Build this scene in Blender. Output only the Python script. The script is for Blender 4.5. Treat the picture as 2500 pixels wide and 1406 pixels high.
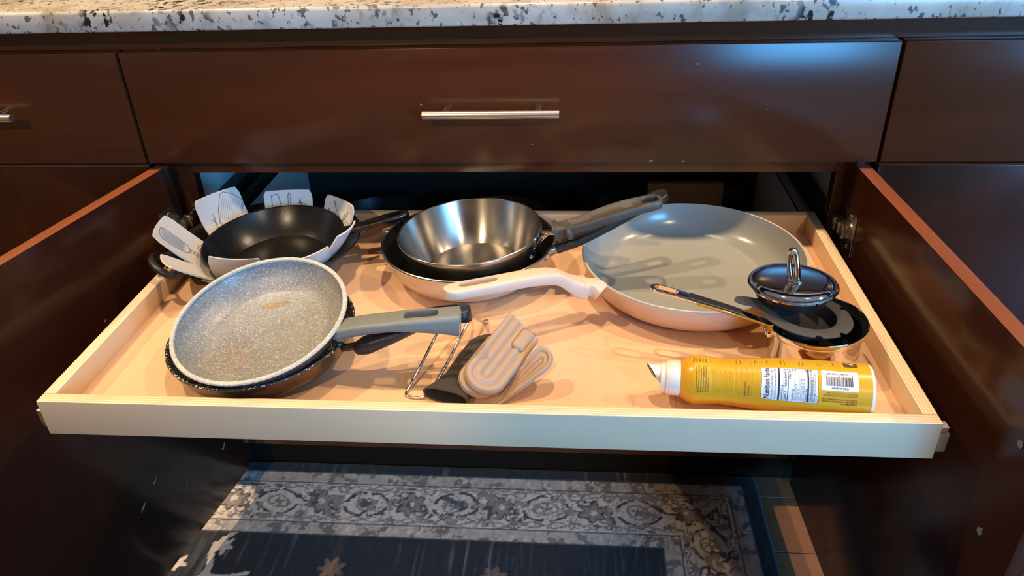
import bpy, bmesh, math, random
import numpy as np
from mathutils import Vector, Matrix

# ------------------------------------------------------------------ camera, world, lights, exposure
S = bpy.context.scene
C = S.collection
for o in list(bpy.data.objects):
    bpy.data.objects.remove(o)
random.seed(4)

CAMPOS = Vector((0.1147, -1.0482, 1.0887))
YAW, PIT, ROL, FPX = -0.0970, -0.5353, -0.0382, 1879.3
fw = Vector((math.sin(YAW)*math.cos(PIT), math.cos(YAW)*math.cos(PIT), math.sin(PIT)))
rt = fw.cross(Vector((0, 0, 1))).normalized()
up = rt.cross(fw)
r2 = math.cos(ROL)*rt + math.sin(ROL)*up
u2 = -math.sin(ROL)*rt + math.cos(ROL)*up
cam = bpy.data.objects.new('camera', bpy.data.cameras.new('camera'))
cam.data.sensor_width = 36.0
cam.data.lens = 36.0*FPX/2500.0
cam.data.clip_start = 0.02
m = Matrix((r2, u2, -fw)).transposed().to_4x4()
m.translation = CAMPOS
cam.matrix_world = m
C.objects.link(cam)
S.camera = cam

S.view_settings.view_transform = 'Standard'
S.view_settings.look = 'None'
S.view_settings.gamma = 1.0
S.view_settings.exposure = 0.0
S.view_settings.use_curve_mapping = False
S.cycles.use_denoising = True

W = bpy.data.worlds.new('world')
S.world = W
W.use_nodes = True
W.node_tree.nodes['Background'].inputs[0].default_value = (0.55, 0.62, 0.8, 1)
W.node_tree.nodes['Background'].inputs[1].default_value = 0.03

LAMP_Y, LAMP_Z = -0.106, 2.425
for lx, ly, e, cone in ((-2.20, LAMP_Y, 210, 108), (-1.12, LAMP_Y, 92, 108), (0.03, LAMP_Y, 76, 108), (1.09, LAMP_Y, 70, 108), (2.15, LAMP_Y, 210, 108),
                        (-0.9, -2.55, 130, 165), (1.3, -2.55, 72, 165)):
    l = bpy.data.lights.new('downlight', 'SPOT')
    l.energy = e
    l.color = (1.0, 0.73, 0.44)
    l.spot_size = math.radians(cone)
    l.spot_blend = 0.6
    l.shadow_soft_size = 0.028
    ob = bpy.data.objects.new('downlight', l)
    ob.location = (lx, ly, LAMP_Z)
    C.objects.link(ob)
# daylight through the patio window behind the photographer, to the right
l = bpy.data.lights.new('window_daylight', 'AREA')
l.shape = 'RECTANGLE'
l.size, l.size_y = 1.45, 1.4
l.energy = 280
l.color = (0.09, 0.45, 1.0)
ob = bpy.data.objects.new('window_daylight', l)
ob.location = (2.84, -4.02, 1.56)
ob.rotation_euler = (math.radians(90), 0, 0)     # faces +y
C.objects.link(ob)

# ------------------------------------------------------------------ node material helpers
def new_mat(name):
    m = bpy.data.materials.new(name)
    m.use_nodes = True
    nt = m.node_tree
    return m, nt, nt.nodes['Principled BSDF']

def N(nt, typ, **kw):
    n = nt.nodes.new(typ)
    for k, v in kw.items():
        if k.startswith('i_'):
            n.inputs[k[2:].replace('_', ' ')].default_value = v
        else:
            setattr(n, k, v)
    return n

def rgba(c):
    return (c[0], c[1], c[2], 1.0)

def plain(name, col, rough=0.5, metal=0.0, coat=0.0, noise=0.0, nscale=60, bump=0.0, spec=0.5, aniso=0.0, bscale=None):
    m, nt, b = new_mat(name)
    b.inputs['Base Color'].default_value = rgba(col)
    b.inputs['Roughness'].default_value = rough
    b.inputs['Metallic'].default_value = metal
    b.inputs['Coat Weight'].default_value = coat
    b.inputs['Specular IOR Level'].default_value = spec
    tc = N(nt, 'ShaderNodeTexCoord')
    nz = N(nt, 'ShaderNodeTexNoise')
    nz.inputs['Scale'].default_value = nscale
    nz.inputs['Detail'].default_value = 5
    nt.links.new(tc.outputs['Object'], nz.inputs['Vector'])
    if noise:
        r = N(nt, 'ShaderNodeValToRGB')
        r.color_ramp.elements[0].color = rgba([c*(1-noise) for c in col])
        r.color_ramp.elements[1].color = rgba([min(1, c*(1+noise)) for c in col])
        r.color_ramp.elements[0].position = 0.3
        r.color_ramp.elements[1].position = 0.7
        nt.links.new(nz.outputs['Fac'], r.inputs['Fac'])
        nt.links.new(r.outputs['Color'], b.inputs['Base Color'])
    if bump:
        n2 = nz
        if bscale:
            n2 = N(nt, 'ShaderNodeTexNoise')
            n2.inputs['Scale'].default_value = bscale
            nt.links.new(tc.outputs['Object'], n2.inputs['Vector'])
        bp = N(nt, 'ShaderNodeBump')
        bp.inputs['Strength'].default_value = bump
        bp.inputs['Distance'].default_value = 0.001
        nt.links.new(n2.outputs['Fac'], bp.inputs['Height'])
        nt.links.new(bp.outputs['Normal'], b.inputs['Normal'])
    if aniso:
        b.inputs['Anisotropic'].default_value = aniso
        b.inputs['Anisotropic Rotation'].default_value = 0.25
        tg = N(nt, 'ShaderNodeTangent', direction_type='RADIAL', axis='Z')
        nt.links.new(tg.outputs[0], b.inputs['Tangent'])
    return m

def wood(name, c0, c1, rough=0.35, coat=0.0, axis='X', scale=14, stretch=0.06, fine=0.25, spec=0.5, streak=None):
    """Grain stretched along an axis."""
    m, nt, b = new_mat(name)
    tc = N(nt, 'ShaderNodeTexCoord')
    mp = N(nt, 'ShaderNodeMapping')
    sc = [1, 1, 1]
    sc['XYZ'.index(axis)] = stretch
    mp.inputs['Scale'].default_value = sc
    nt.links.new(tc.outputs['Object'], mp.inputs['Vector'])
    n1 = N(nt, 'ShaderNodeTexNoise')
    n1.inputs['Scale'].default_value = scale
    n1.inputs['Detail'].default_value = 6
    n1.inputs['Distortion'].default_value = 0.8
    n2 = N(nt, 'ShaderNodeTexNoise')
    n2.inputs['Scale'].default_value = scale*14
    n2.inputs['Detail'].default_value = 3
    for n in (n1, n2):
        nt.links.new(mp.outputs[0], n.inputs['Vector'])
    mx = N(nt, 'ShaderNodeMix')
    mx.inputs['Factor'].default_value = fine
    nt.links.new(n1.outputs['Fac'], mx.inputs[2])
    nt.links.new(n2.outputs['Fac'], mx.inputs[3])
    r = N(nt, 'ShaderNodeValToRGB')
    r.color_ramp.elements[0].position = 0.3
    r.color_ramp.elements[1].position = 0.72
    r.color_ramp.elements[0].color = rgba(c0)
    r.color_ramp.elements[1].color = rgba(c1)
    nt.links.new(mx.outputs[0], r.inputs['Fac'])
    col = r.outputs['Color']
    if streak:      # short dark flecks of maple
        n3 = N(nt, 'ShaderNodeTexNoise')
        mp3 = N(nt, 'ShaderNodeMapping')
        mp3.inputs['Scale'].default_value = [110 if a != axis else 9 for a in 'XYZ']
        nt.links.new(tc.outputs['Object'], mp3.inputs['Vector'])
        nt.links.new(mp3.outputs[0], n3.inputs['Vector'])
        n3.inputs['Scale'].default_value = 1.0
        n3.inputs['Detail'].default_value = 2
        r3 = N(nt, 'ShaderNodeValToRGB')
        r3.color_ramp.elements[0].position = 0.68
        r3.color_ramp.elements[1].position = 0.76
        r3.color_ramp.elements[0].color = (0, 0, 0, 1)
        r3.color_ramp.elements[1].color = (0.45, 0.45, 0.45, 1)
        nt.links.new(n3.outputs['Fac'], r3.inputs['Fac'])
        m3 = N(nt, 'ShaderNodeMix', data_type='RGBA')
        nt.links.new(r3.outputs['Color'], m3.inputs[0])
        nt.links.new(col, m3.inputs[6])
        m3.inputs[7].default_value = rgba(streak)
        col = m3.outputs[2]
    nt.links.new(col, b.inputs['Base Color'])
    b.inputs['Roughness'].default_value = rough
    b.inputs['Coat Weight'].default_value = coat
    b.inputs['Coat Roughness'].default_value = 0.15
    b.inputs['Specular IOR Level'].default_value = spec
    return m

def ply_edge(name, axis, origin, step):
    """Plies of a sawn plywood edge: stripes across the thickness."""
    m, nt, b = new_mat(name)
    tc = N(nt, 'ShaderNodeTexCoord')
    sp = N(nt, 'ShaderNodeSeparateXYZ')
    nt.links.new(tc.outputs['Object'], sp.inputs[0])
    a = N(nt, 'ShaderNodeMath', operation='SUBTRACT')
    a.inputs[1].default_value = origin
    nt.links.new(sp.outputs['XYZ'.index(axis)], a.inputs[0])
    nz = N(nt, 'ShaderNodeTexNoise')
    nz.inputs['Scale'].default_value = 9
    nt.links.new(tc.outputs['Object'], nz.inputs['Vector'])
    w = N(nt, 'ShaderNodeMath', operation='MULTIPLY_ADD')
    w.inputs[1].default_value = 0.0006
    nt.links.new(nz.outputs['Fac'], w.inputs[0])
    nt.links.new(a.outputs[0], w.inputs[2])
    d = N(nt, 'ShaderNodeMath', operation='DIVIDE')
    d.inputs[1].default_value = step
    nt.links.new(w.outputs[0], d.inputs[0])
    f = N(nt, 'ShaderNodeMath', operation='FRACT')
    nt.links.new(d.outputs[0], f.inputs[0])
    r = N(nt, 'ShaderNodeValToRGB')
    e = r.color_ramp.elements
    e[0].position, e[0].color = 0.0, (0.50, 0.29, 0.14, 1)
    e[1].position, e[1].color = 0.14, (0.90, 0.72, 0.48, 1)
    for ps, cl in ((0.5, (0.92, 0.76, 0.52, 1)), (0.56, (0.70, 0.49, 0.29, 1)), (0.9, (0.84, 0.63, 0.40, 1))):
        k = e.new(ps)
        k.color = cl
    nt.links.new(f.outputs[0], r.inputs['Fac'])
    nt.links.new(r.outputs['Color'], b.inputs['Base Color'])
    b.inputs['Roughness'].default_value = 0.5
    return m

def speckle(name, base, base2, light, dark, rough, scale=380, plight=0.72, pdark=0.2, coat=0.0, stain=None):
    """Stone-effect non-stick: random pale and dark flecks."""
    m, nt, b = new_mat(name)
    tc = N(nt, 'ShaderNodeTexCoord')
    nz = N(nt, 'ShaderNodeTexNoise')
    nz.inputs['Scale'].default_value = 35
    nt.links.new(tc.outputs['Object'], nz.inputs['Vector'])
    r = N(nt, 'ShaderNodeValToRGB')
    r.color_ramp.elements[0].position, r.color_ramp.elements[1].position = .35, .65
    r.color_ramp.elements[0].color, r.color_ramp.elements[1].color = rgba(base), rgba(base2)
    nt.links.new(nz.outputs['Fac'], r.inputs['Fac'])
    col = r.outputs['Color']
    if stain:       # burnt-on brown haze around one spot of the base
        ds = N(nt, 'ShaderNodeVectorMath', operation='DISTANCE')
        ds.inputs[1].default_value = (stain[0], stain[1], 0.006)
        nt.links.new(tc.outputs['Object'], ds.inputs[0])
        ms = N(nt, 'ShaderNodeMapRange')
        ms.inputs['From Min'].default_value = stain[2]
        ms.inputs['From Max'].default_value = stain[2]*.25
        ms.inputs['To Max'].default_value = 1.0
        nt.links.new(ds.outputs['Value'], ms.inputs['Value'])
        nm = N(nt, 'ShaderNodeMath', operation='MULTIPLY')
        nt.links.new(ms.outputs['Result'], nm.inputs[0])
        nt.links.new(nz.outputs['Fac'], nm.inputs[1])
        xs = N(nt, 'ShaderNodeMix', data_type='RGBA')
        nt.links.new(nm.outputs[0], xs.inputs[0])
        nt.links.new(col, xs.inputs[6])
        xs.inputs[7].default_value = (.24, .14, .065, 1)
        col = xs.outputs[2]
    for tint, thr, sc, sd in ((dark, pdark, scale*1.25, 3.1), (light, plight, scale, 0.0)):
        mp = N(nt, 'ShaderNodeMapping')
        mp.inputs['Location'].default_value = (sd, sd*.7, sd*.3)
        nt.links.new(tc.outputs['Object'], mp.inputs['Vector'])
        nd = N(nt, 'ShaderNodeTexNoise')
        nd.inputs['Scale'].default_value = sc
        nt.links.new(mp.outputs[0], nd.inputs['Vector'])
        ad = N(nt, 'ShaderNodeMix', data_type='RGBA', blend_type='ADD')
        ad.inputs[0].default_value = 0.003
        nt.links.new(mp.outputs[0], ad.inputs[6])
        nt.links.new(nd.outputs['Color'], ad.inputs[7])
        v = N(nt, 'ShaderNodeTexVoronoi')
        v.inputs['Scale'].default_value = sc
        nt.links.new(ad.outputs[2], v.inputs['Vector'])
        sp = N(nt, 'ShaderNodeSeparateColor')
        nt.links.new(v.outputs['Color'], sp.inputs[0])
        gt = N(nt, 'ShaderNodeMath', operation='GREATER_THAN')
        gt.inputs[1].default_value = thr
        nt.links.new(sp.outputs[0], gt.inputs[0])
        lt = N(nt, 'ShaderNodeMath', operation='LESS_THAN')
        lt.inputs[1].default_value = 0.42
        nt.links.new(v.outputs['Distance'], lt.inputs[0])
        mu = N(nt, 'ShaderNodeMath', operation='MULTIPLY')
        nt.links.new(gt.outputs[0], mu.inputs[0])
        nt.links.new(lt.outputs[0], mu.inputs[1])
        mx = N(nt, 'ShaderNodeMix', data_type='RGBA')
        nt.links.new(mu.outputs[0], mx.inputs[0])
        nt.links.new(col, mx.inputs[6])
        mx.inputs[7].default_value = rgba(tint)
        col = mx.outputs[2]
    nt.links.new(col, b.inputs['Base Color'])
    b.inputs['Roughness'].default_value = rough
    b.inputs['Coat Weight'].default_value = coat
    return m

def granite_counter():
    m, nt, b = new_mat('granite_counter')
    tc = N(nt, 'ShaderNodeTexCoord')
    mp = N(nt, 'ShaderNodeMapping')
    mp.inputs['Rotation'].default_value = (0, math.radians(38), 0)
    mp.inputs['Scale'].default_value = (1.0, 1.0, 0.75)
    nt.links.new(tc.outputs['Object'], mp.inputs['Vector'])
    def noise(scale, det, dist, vec):
        n = N(nt, 'ShaderNodeTexNoise')
        n.inputs['Scale'].default_value = scale
        n.inputs['Detail'].default_value = det
        n.inputs['Distortion'].default_value = dist
        nt.links.new(vec, n.inputs['Vector'])
        return n.outputs['Fac']
    def ramp(fac, stops):
        r = N(nt, 'ShaderNodeValToRGB')
        e = r.color_ramp.elements
        e[0].position, e[0].color = stops[0][0], rgba(stops[0][1])
        e[1].position, e[1].color = stops[-1][0], rgba(stops[-1][1])
        for p_, c_ in stops[1:-1]:
            k = e.new(p_)
            k.color = rgba(c_)
        nt.links.new(fac, r.inputs['Fac'])
        return r.outputs['Color']
    base = ramp(noise(9, 8, 1.2, mp.outputs[0]), [(.3, (.40, .33, .235)), (.5, (.55, .49, .40)), (.7, (.62, .58, .50))])
    def over(bg, mask, col):
        mx = N(nt, 'ShaderNodeMix', data_type='RGBA')
        nt.links.new(mask, mx.inputs[0])
        nt.links.new(bg, mx.inputs[6])
        mx.inputs[7].default_value = rgba(col)
        return mx.outputs[2]
    m1 = ramp(noise(28, 9, .6, mp.outputs[0]), [(.55, (0, 0, 0)), (.72, (.7, .7, .7))])
    base = over(base, m1, (.30, .28, .24))
    m4 = ramp(noise(5, 9, 2.5, mp.outputs[0]), [(.60, (0, 0, 0)), (.72, (.7, .7, .7))])
    base = over(base, m4, (.30, .18, .08))
    big = ramp(noise(11, 3, .3, mp.outputs[0]), [(.50, (0, 0, 0)), (.62, (1, 1, 1))])
    m2 = ramp(noise(95, 8, .1, mp.outputs[0]), [(.53, (0, 0, 0)), (.58, (1, 1, 1))])
    mm = N(nt, 'ShaderNodeMix', data_type='RGBA', blend_type='MULTIPLY')
    mm.inputs[0].default_value = 1
    nt.links.new(big, mm.inputs[6])
    nt.links.new(m2, mm.inputs[7])
    base = over(base, mm.outputs[2], (.015, .015, .018))
    m3 = ramp(noise(150, 5, .2, mp.outputs[0]), [(.60, (0, 0, 0)), (.65, (.85, .85, .85))])
    base = over(base, m3, (.05, .05, .05))
    nt.links.new(base, b.inputs['Base Color'])
    b.inputs['Roughness'].default_value = 0.22
    return m

M = {}
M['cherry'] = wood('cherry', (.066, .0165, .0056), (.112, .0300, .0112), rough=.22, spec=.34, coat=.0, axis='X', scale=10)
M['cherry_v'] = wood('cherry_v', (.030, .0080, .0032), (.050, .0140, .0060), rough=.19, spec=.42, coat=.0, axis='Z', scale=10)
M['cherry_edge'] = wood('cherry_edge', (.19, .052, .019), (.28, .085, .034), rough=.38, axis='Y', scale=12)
M['laminate'] = plain('laminate', (.80, .78, .74), .5)
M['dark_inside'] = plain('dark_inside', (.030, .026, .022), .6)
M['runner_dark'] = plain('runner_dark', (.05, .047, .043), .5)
M['maple_x'] = wood('maple_x', (.76, .47, .275), (.84, .545, .335), rough=.42, axis='Y', scale=7, stretch=.12, fine=.2, streak=(.50, .30, .15))
M['maple_f'] = wood('maple_f', (.70, .52, .32), (.78, .60, .39), rough=.45, axis='X', scale=8, stretch=.08, fine=.2)
M['maple_s'] = wood('maple_s', (.78, .54, .30), (.85, .61, .36), rough=.45, axis='Y', scale=8, stretch=.08, fine=.2)
M['granite_counter'] = granite_counter()
M['steel_brushed'] = plain('steel_brushed', (.48, .455, .42), .25, 1.0, aniso=.8)
M['steel'] = plain('steel', (.66, .64, .61), .22, 1.0)
M['nickel'] = plain('nickel', (.70, .67, .62), .30, 1.0)
M['chrome'] = plain('chrome', (.78, .77, .76), .05, 1.0)
M['zinc'] = plain('zinc', (.55, .52, .46), .28, 1.0)
M['black_metal'] = plain('black_metal', (.012, .012, .014), .4)
M['cast_iron'] = plain('cast_iron', (.0065, .006, .006), .27, 0.0, noise=.3, nscale=300, bump=.12, spec=.5)
M['nonstick_black'] = plain('nonstick_black', (.010, .010, .011), .38)
M['black_plastic'] = plain('black_plastic', (.016, .015, .015), .42)
M['phenolic'] = plain('phenolic', (.065, .058, .052), .48, bump=.25, nscale=900)
M['anodized'] = plain('anodized', (.13, .075, .045), .22, .85)
M['hard_brown'] = plain('hard_brown', (.16, .105, .075), .25, .6)
M['speckle_grey'] = speckle('speckle_grey', (.235, .238, .232), (.275, .275, .262), (.46, .455, .43), (.11, .11, .11), .38, scale=570, plight=.58, pdark=.80, stain=(-.036, -.036, .040))
M['speckle_rim'] = speckle('speckle_rim', (.48, .47, .43), (.54, .53, .48), (.75, .73, .66), (.2, .2, .19), .45, scale=700, plight=.55, pdark=.85)
M['speckle_dark'] = speckle('speckle_dark', (.018, .018, .018), (.026, .026, .025), (.60, .57, .50), (.01, .01, .01), .4, scale=430, plight=.52, pdark=.8)
M['handle_sage'] = plain('handle_sage', (.205, .215, .195), .48, bump=.12, nscale=1200)
M['cream_paint'] = plain('cream_paint', (.74, .50, .32), .33)
M['cream_handle'] = plain('cream_handle', (.78, .55, .39), .5)
M['ceramic_grey'] = plain('ceramic_grey', (.325, .325, .295), .2, spec=.6)
M['ceramic_rim'] = plain('ceramic_rim', (.50, .47, .41), .3)
M['beige_enamel'] = plain('beige_enamel', (.66, .45, .28), .22, coat=.3)
M['silicone_beige'] = plain('silicone_beige', (.43, .285, .19), .6)
M['silicone_black'] = plain('silicone_black', (.050, .043, .037), .55)
M['insert_grey'] = plain('insert_grey', (.055, .053, .050), .55, bump=.2, nscale=700)
M['felt'] = plain('felt', (.56, .53, .51), .9, bump=.5, nscale=500, noise=.05)
M['felt_edge'] = plain('felt_edge', (.62, .57, .51), .95, bump=.8, nscale=700, noise=.1)
M['print_grey'] = plain('print_grey', (.17, .17, .18), .9)
M['print_fill'] = plain('print_fill', (.34, .34, .35), .9)
M['can_yellow'] = plain('can_yellow', (.76, .40, .018), .25, coat=.5)
M['can_white'] = plain('can_white', (.80, .76, .70), .35)
M['cap_white'] = plain('cap_white', (.85, .80, .72), .4)
M['nozzle'] = plain('nozzle', (.22, .16, .05), .5)
M['label_white'] = plain('label_white', (.80, .82, .84), .35)
M['label_black'] = plain('label_black', (.012, .014, .03), .5)
M['ink_brown'] = plain('ink_brown', (.105, .065, .012), .5)
M['ink_dark'] = plain('ink_dark', (.09, .06, .008), .5)
M['ink_faint'] = plain('ink_faint', (.55, .33, .03), .4)
M['ink_grey'] = plain('ink_grey', (.17, .18, .20), .5)
M['bar_grey'] = plain('bar_grey', (.07, .065, .06), .5)
M['can_brown'] = plain('can_brown', (.12, .075, .015), .4)
M['plastic_grey'] = plain('plastic_grey', (.30, .28, .26), .5)
M['floor_wood'] = wood('floor_wood', (.17, .066, .028), (.26, .115, .052), rough=.5, axis='X', scale=12, stretch=.07, spec=.25)
M['wall_paint'] = plain('wall_paint', (.50, .46, .40), .8)
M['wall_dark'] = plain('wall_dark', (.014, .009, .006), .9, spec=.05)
M['blocker_paint'] = plain('blocker_paint', (.27, .205, .155), .7)  # paint of the added light blockers behind the camera
M['ceiling_paint'] = plain('ceiling_paint', (.62, .60, .56), .85)
M['scratch'] = plain('scratch', (.34, .24, .19), .8)
M['lid_glass'] = plain('lid_glass', (.010, .009, .008), .08, coat=.6)
M['lid_brown'] = plain('lid_brown', (.10, .062, .03), .4)

# ------------------------------------------------------------------ mesh helpers
def obj(name, verts, faces, mats, loc=(0, 0, 0), parent=None, midx=None, smooth=None, label=None):
    """One mesh object; verts are world coordinates, the object's origin is loc."""
    L = Vector(loc)
    me = bpy.data.meshes.new(name)
    me.from_pydata([tuple(Vector(v)-L) for v in verts], [], faces)
    if not isinstance(mats, (list, tuple)):
        mats = [mats]
    for mm in mats:
        me.materials.append(mm)
    if midx:
        me.polygons.foreach_set('material_index', midx)
    if smooth is not None:
        bm = bmesh.new()
        bm.from_mesh(me)
        bmesh.ops.recalc_face_normals(bm, faces=bm.faces)
        for f in bm.faces:
            f.smooth = True
        ang = math.radians(smooth)
        for e in bm.edges:
            if len(e.link_faces) == 2 and e.calc_face_angle(0) > ang:
                e.smooth = False
        bm.to_mesh(me)
        bm.free()
    me.update()
    o = bpy.data.objects.new(name, me)
    C.objects.link(o)
    if parent is not None:
        o.parent = parent
        pw = Vector((0, 0, 0))
        q = parent
        while q is not None:
            pw += q.location
            q = q.parent
        o.location = L-pw
    else:
        o.location = L
    if label:
        o['label'] = label
    return o

def thing(name, label, cat, loc, group=None, kind=None):
    o = bpy.data.objects.new(name, None)
    o.empty_display_size = .03
    C.objects.link(o)
    o.location = loc
    tag(o, label, cat, group, kind)
    return o

def tag(o, label=None, cat=None, group=None, kind=None):
    if label: o['label'] = label
    if cat: o['category'] = cat
    if group: o['group'] = group
    if kind: o['kind'] = kind
    return o

class G:
    """Geometry collector."""
    def __init__(self):
        self.v, self.f, self.m = [], [], []
    def add(self, verts, faces, mi=0):
        n = len(self.v)
        self.v += [Vector(a) for a in verts]
        self.f += [tuple(i+n for i in fc) for fc in faces]
        self.m += (mi if isinstance(mi, list) else [mi]*len(faces))
        return self
    def box(self, a, b, bev=0.0, mi=0, T=None, seg=2):
        bm = bmesh.new()
        bmesh.ops.create_cube(bm, size=1)
        a, b = Vector(a), Vector(b)
        for v in bm.verts:
            v.co = Vector(((a[i]+b[i])/2+(b[i]-a[i])*v.co[i] for i in range(3)))
        if bev:
            bmesh.ops.bevel(bm, geom=list(bm.edges), offset=bev, segments=seg, affect='EDGES', profile=.5)
        bm.verts.index_update()
        vs = [v.co.copy() for v in bm.verts]
        if T is not None:
            vs = [T @ v for v in vs]
        self.add(vs, [[v.index for v in f.verts] for f in bm.faces], mi)
        bm.free()
        return self
    def cyl(self, p0, p1, r, n=20, mi=0, r1=None, cap=True):
        p0, p1 = Vector(p0), Vector(p1)
        t = (p1-p0).normalized()
        a = t.orthogonal().normalized()
        b = t.cross(a)
        r1 = r if r1 is None else r1
        vs = []
        for p, q in ((p0, r), (p1, r1)):
            vs += [p+q*(math.cos(2*math.pi*i/n)*a+math.sin(2*math.pi*i/n)*b) for i in range(n)]
        fs = [(i, (i+1) % n, n+(i+1) % n, n+i) for i in range(n)]
        if cap:
            fs += [tuple(range(n))[::-1], tuple(range(n, 2*n))]
        return self.add(vs, fs, mi)
    def tube(self, path, r, n=10, mi=0, closed=False):
        path = [Vector(p) for p in path]
        rings = []
        a = None
        k = len(path)
        for i, p in enumerate(path):
            if closed:
                t = (path[(i+1) % k]-path[i-1]).normalized()
            else:
                t = (path[min(i+1, k-1)]-path[max(i-1, 0)]).normalized()
            if a is None:
                a = t.orthogonal().normalized()
            else:
                a = (a-a.dot(t)*t).normalized()
            b = t.cross(a)
            rr = r(i/(k-1)) if callable(r) else r
            rings.append([p+rr*(math.cos(2*math.pi*j/n)*a+math.sin(2*math.pi*j/n)*b) for j in range(n)])
        vs = [v for g in rings for v in g]
        fs = []
        for i in range(k if closed else k-1):
            i2 = (i+1) % k
            fs += [(i*n+j, i*n+(j+1) % n, i2*n+(j+1) % n, i2*n+j) for j in range(n)]
        if not closed:
            fs += [tuple(range(n))[::-1], tuple(range((k-1)*n, k*n))]
        return self.add(vs, fs, mi)
    def lathe(self, prof, T=None, n=96, a0=0, a1=2*math.pi):
        """prof: (r, z, material of the segment that starts here)."""
        full = abs(a1-a0-2*math.pi) < 1e-6
        vs, idx = [], []
        for r, z, *_ in prof:
            if r < 1e-6:
                vs.append(Vector((0, 0, z)))
                idx.append([len(vs)-1]*n)
            else:
                s = len(vs)
                for j in range(n):
                    a = a0+(a1-a0)*j/(n if full else n-1)
                    vs.append(Vector((r*math.cos(a), r*math.sin(a), z)))
                idx.append(list(range(s, s+n)))
        fs, ms = [], []
        for i in range(len(prof)-1):
            mi = prof[i][2] if len(prof[i]) > 2 else 0
            for j in range(n if full else n-1):
                j2 = (j+1) % n
                q = [idx[i][j], idx[i][j2], idx[i+1][j2], idx[i+1][j]]
                q2 = []
                for x in q:
                    if x not in q2:
                        q2.append(x)
                if len(q2) > 2:
                    fs.append(tuple(q2))
                    ms.append(mi)
        if T is not None:
            vs = [T @ v for v in vs]
        return self.add(vs, fs, ms)
    def obj(self, name, mats, loc=(0, 0, 0), parent=None, smooth=32, label=None):
        return obj(name, self.v, self.f, mats, loc, parent, self.m, smooth, label)

def spline(pts, n=40):
    """Catmull-Rom through points (tuples of any length)."""
    P = [np.array(p, float) for p in pts]
    P = [2*P[0]-P[1]]+P+[2*P[-1]-P[-2]]
    out = []
    k = len(P)-3
    for i in range(n):
        t = i/(n-1)*k
        j = min(int(t), k-1)
        u = t-j
        p0, p1, p2, p3 = P[j:j+4]
        out.append(.5*((2*p1)+(-p0+p2)*u+(2*p0-5*p1+4*p2-p3)*u*u+(-p0+3*p1-3*p2+p3)*u**3))
    return out

def bar(g, pts, w, th, upv=(0, 0, 1), hole=None, vee=0.0, ex=.55, n=90, k=9, groove=None, mi=0, roundend=0.0, roundstart=0.0):
    """Handle swept along pts. w, th: half-width and thickness as functions of s (0..1).
    hole = (s0, s1, half-width) pierces it; groove(s) lowers the top along the middle."""
    P = [Vector(p) for p in spline(pts, n)]
    U = Vector(upv)
    bm = bmesh.new()
    rows = []
    for i, p in enumerate(P):
        s = i/(n-1)
        t = (P[min(i+1, n-1)]-P[max(i-1, 0)]).normalized()
        side = t.cross(U).normalized()
        nn = side.cross(t).normalized()
        ww, tt = w(s), th(s)
        if roundend and s > 1-roundend:
            q = (s-1+roundend)/roundend
            ww *= math.sqrt(max(0.02, 1-q*q*.96))
        if roundstart and s < roundstart:
            q = 1-s/roundstart
            ww *= math.sqrt(max(0.02, 1-q*q*.96))
        h = 0.0
        if hole and hole[0] < s < hole[1]:
            q = (s-(hole[0]+hole[1])/2)/((hole[1]-hole[0])/2)
            h = hole[2]*max(0, 1-abs(q)**(hole[3] if len(hole) > 3 else 6))**.5
        gr = groove(s) if groove else 0
        halves = []
        for sg in (1, -1):
            pts_ = []
            for j in range(k):
                a = math.pi/2-math.pi*j/(k-1)
                c, sn = abs(math.cos(a)), math.sin(a)
                x = ww*c**ex
                z = tt/2*math.copysign(abs(sn)**ex, sn)
                if z < 0:
                    x *= 1-vee*(-z/(tt/2))
                if z > 0 and gr:
                    z -= gr*max(0, 1-(x/(ww*.75))**2)
                x = max(x, h)
                pts_.append(bm.verts.new(p+side*x*sg+nn*z))
            halves.append(pts_)
        rows.append((halves, h))
    for i in range(n-1):
        for sgi in (0, 1):
            A, B = rows[i][0][sgi], rows[i+1][0][sgi]
            for j in range(k-1):
                q = (A[j], A[j+1], B[j+1], B[j])
                bm.faces.new(q if sgi else q[::-1])
            if rows[i][1] > 0 or rows[i+1][1] > 0:
                q = (A[-1], A[0], B[0], B[-1])
                bm.faces.new(q if sgi else q[::-1])
    for i in (0, n-1):
        for sgi in (0, 1):
            bm.faces.new(rows[i][0][sgi])
    bmesh.ops.remove_doubles(bm, verts=bm.verts, dist=1e-6)
    bmesh.ops.recalc_face_normals(bm, faces=bm.faces)
    bm.verts.index_update()
    g.add([v.co.copy() for v in bm.verts], [[v.index for v in f.verts] for f in bm.faces], mi)
    bm.free()
    return P

def lerp(*kv):
    xs, ys = [a for a, _ in kv], [b for _, b in kv]
    return lambda s: float(np.interp(s, xs, ys))

def tilt(c, nx, ny):
    """Matrix with origin c and z along (nx, ny, 1)."""
    z = Vector((nx, ny, 1)).normalized()
    x = Vector((0, 1, 0)).cross(z).normalized()
    y = z.cross(x)
    T = Matrix((x, y, z)).transposed().to_4x4()
    T.translation = Vector(c)
    return T

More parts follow.
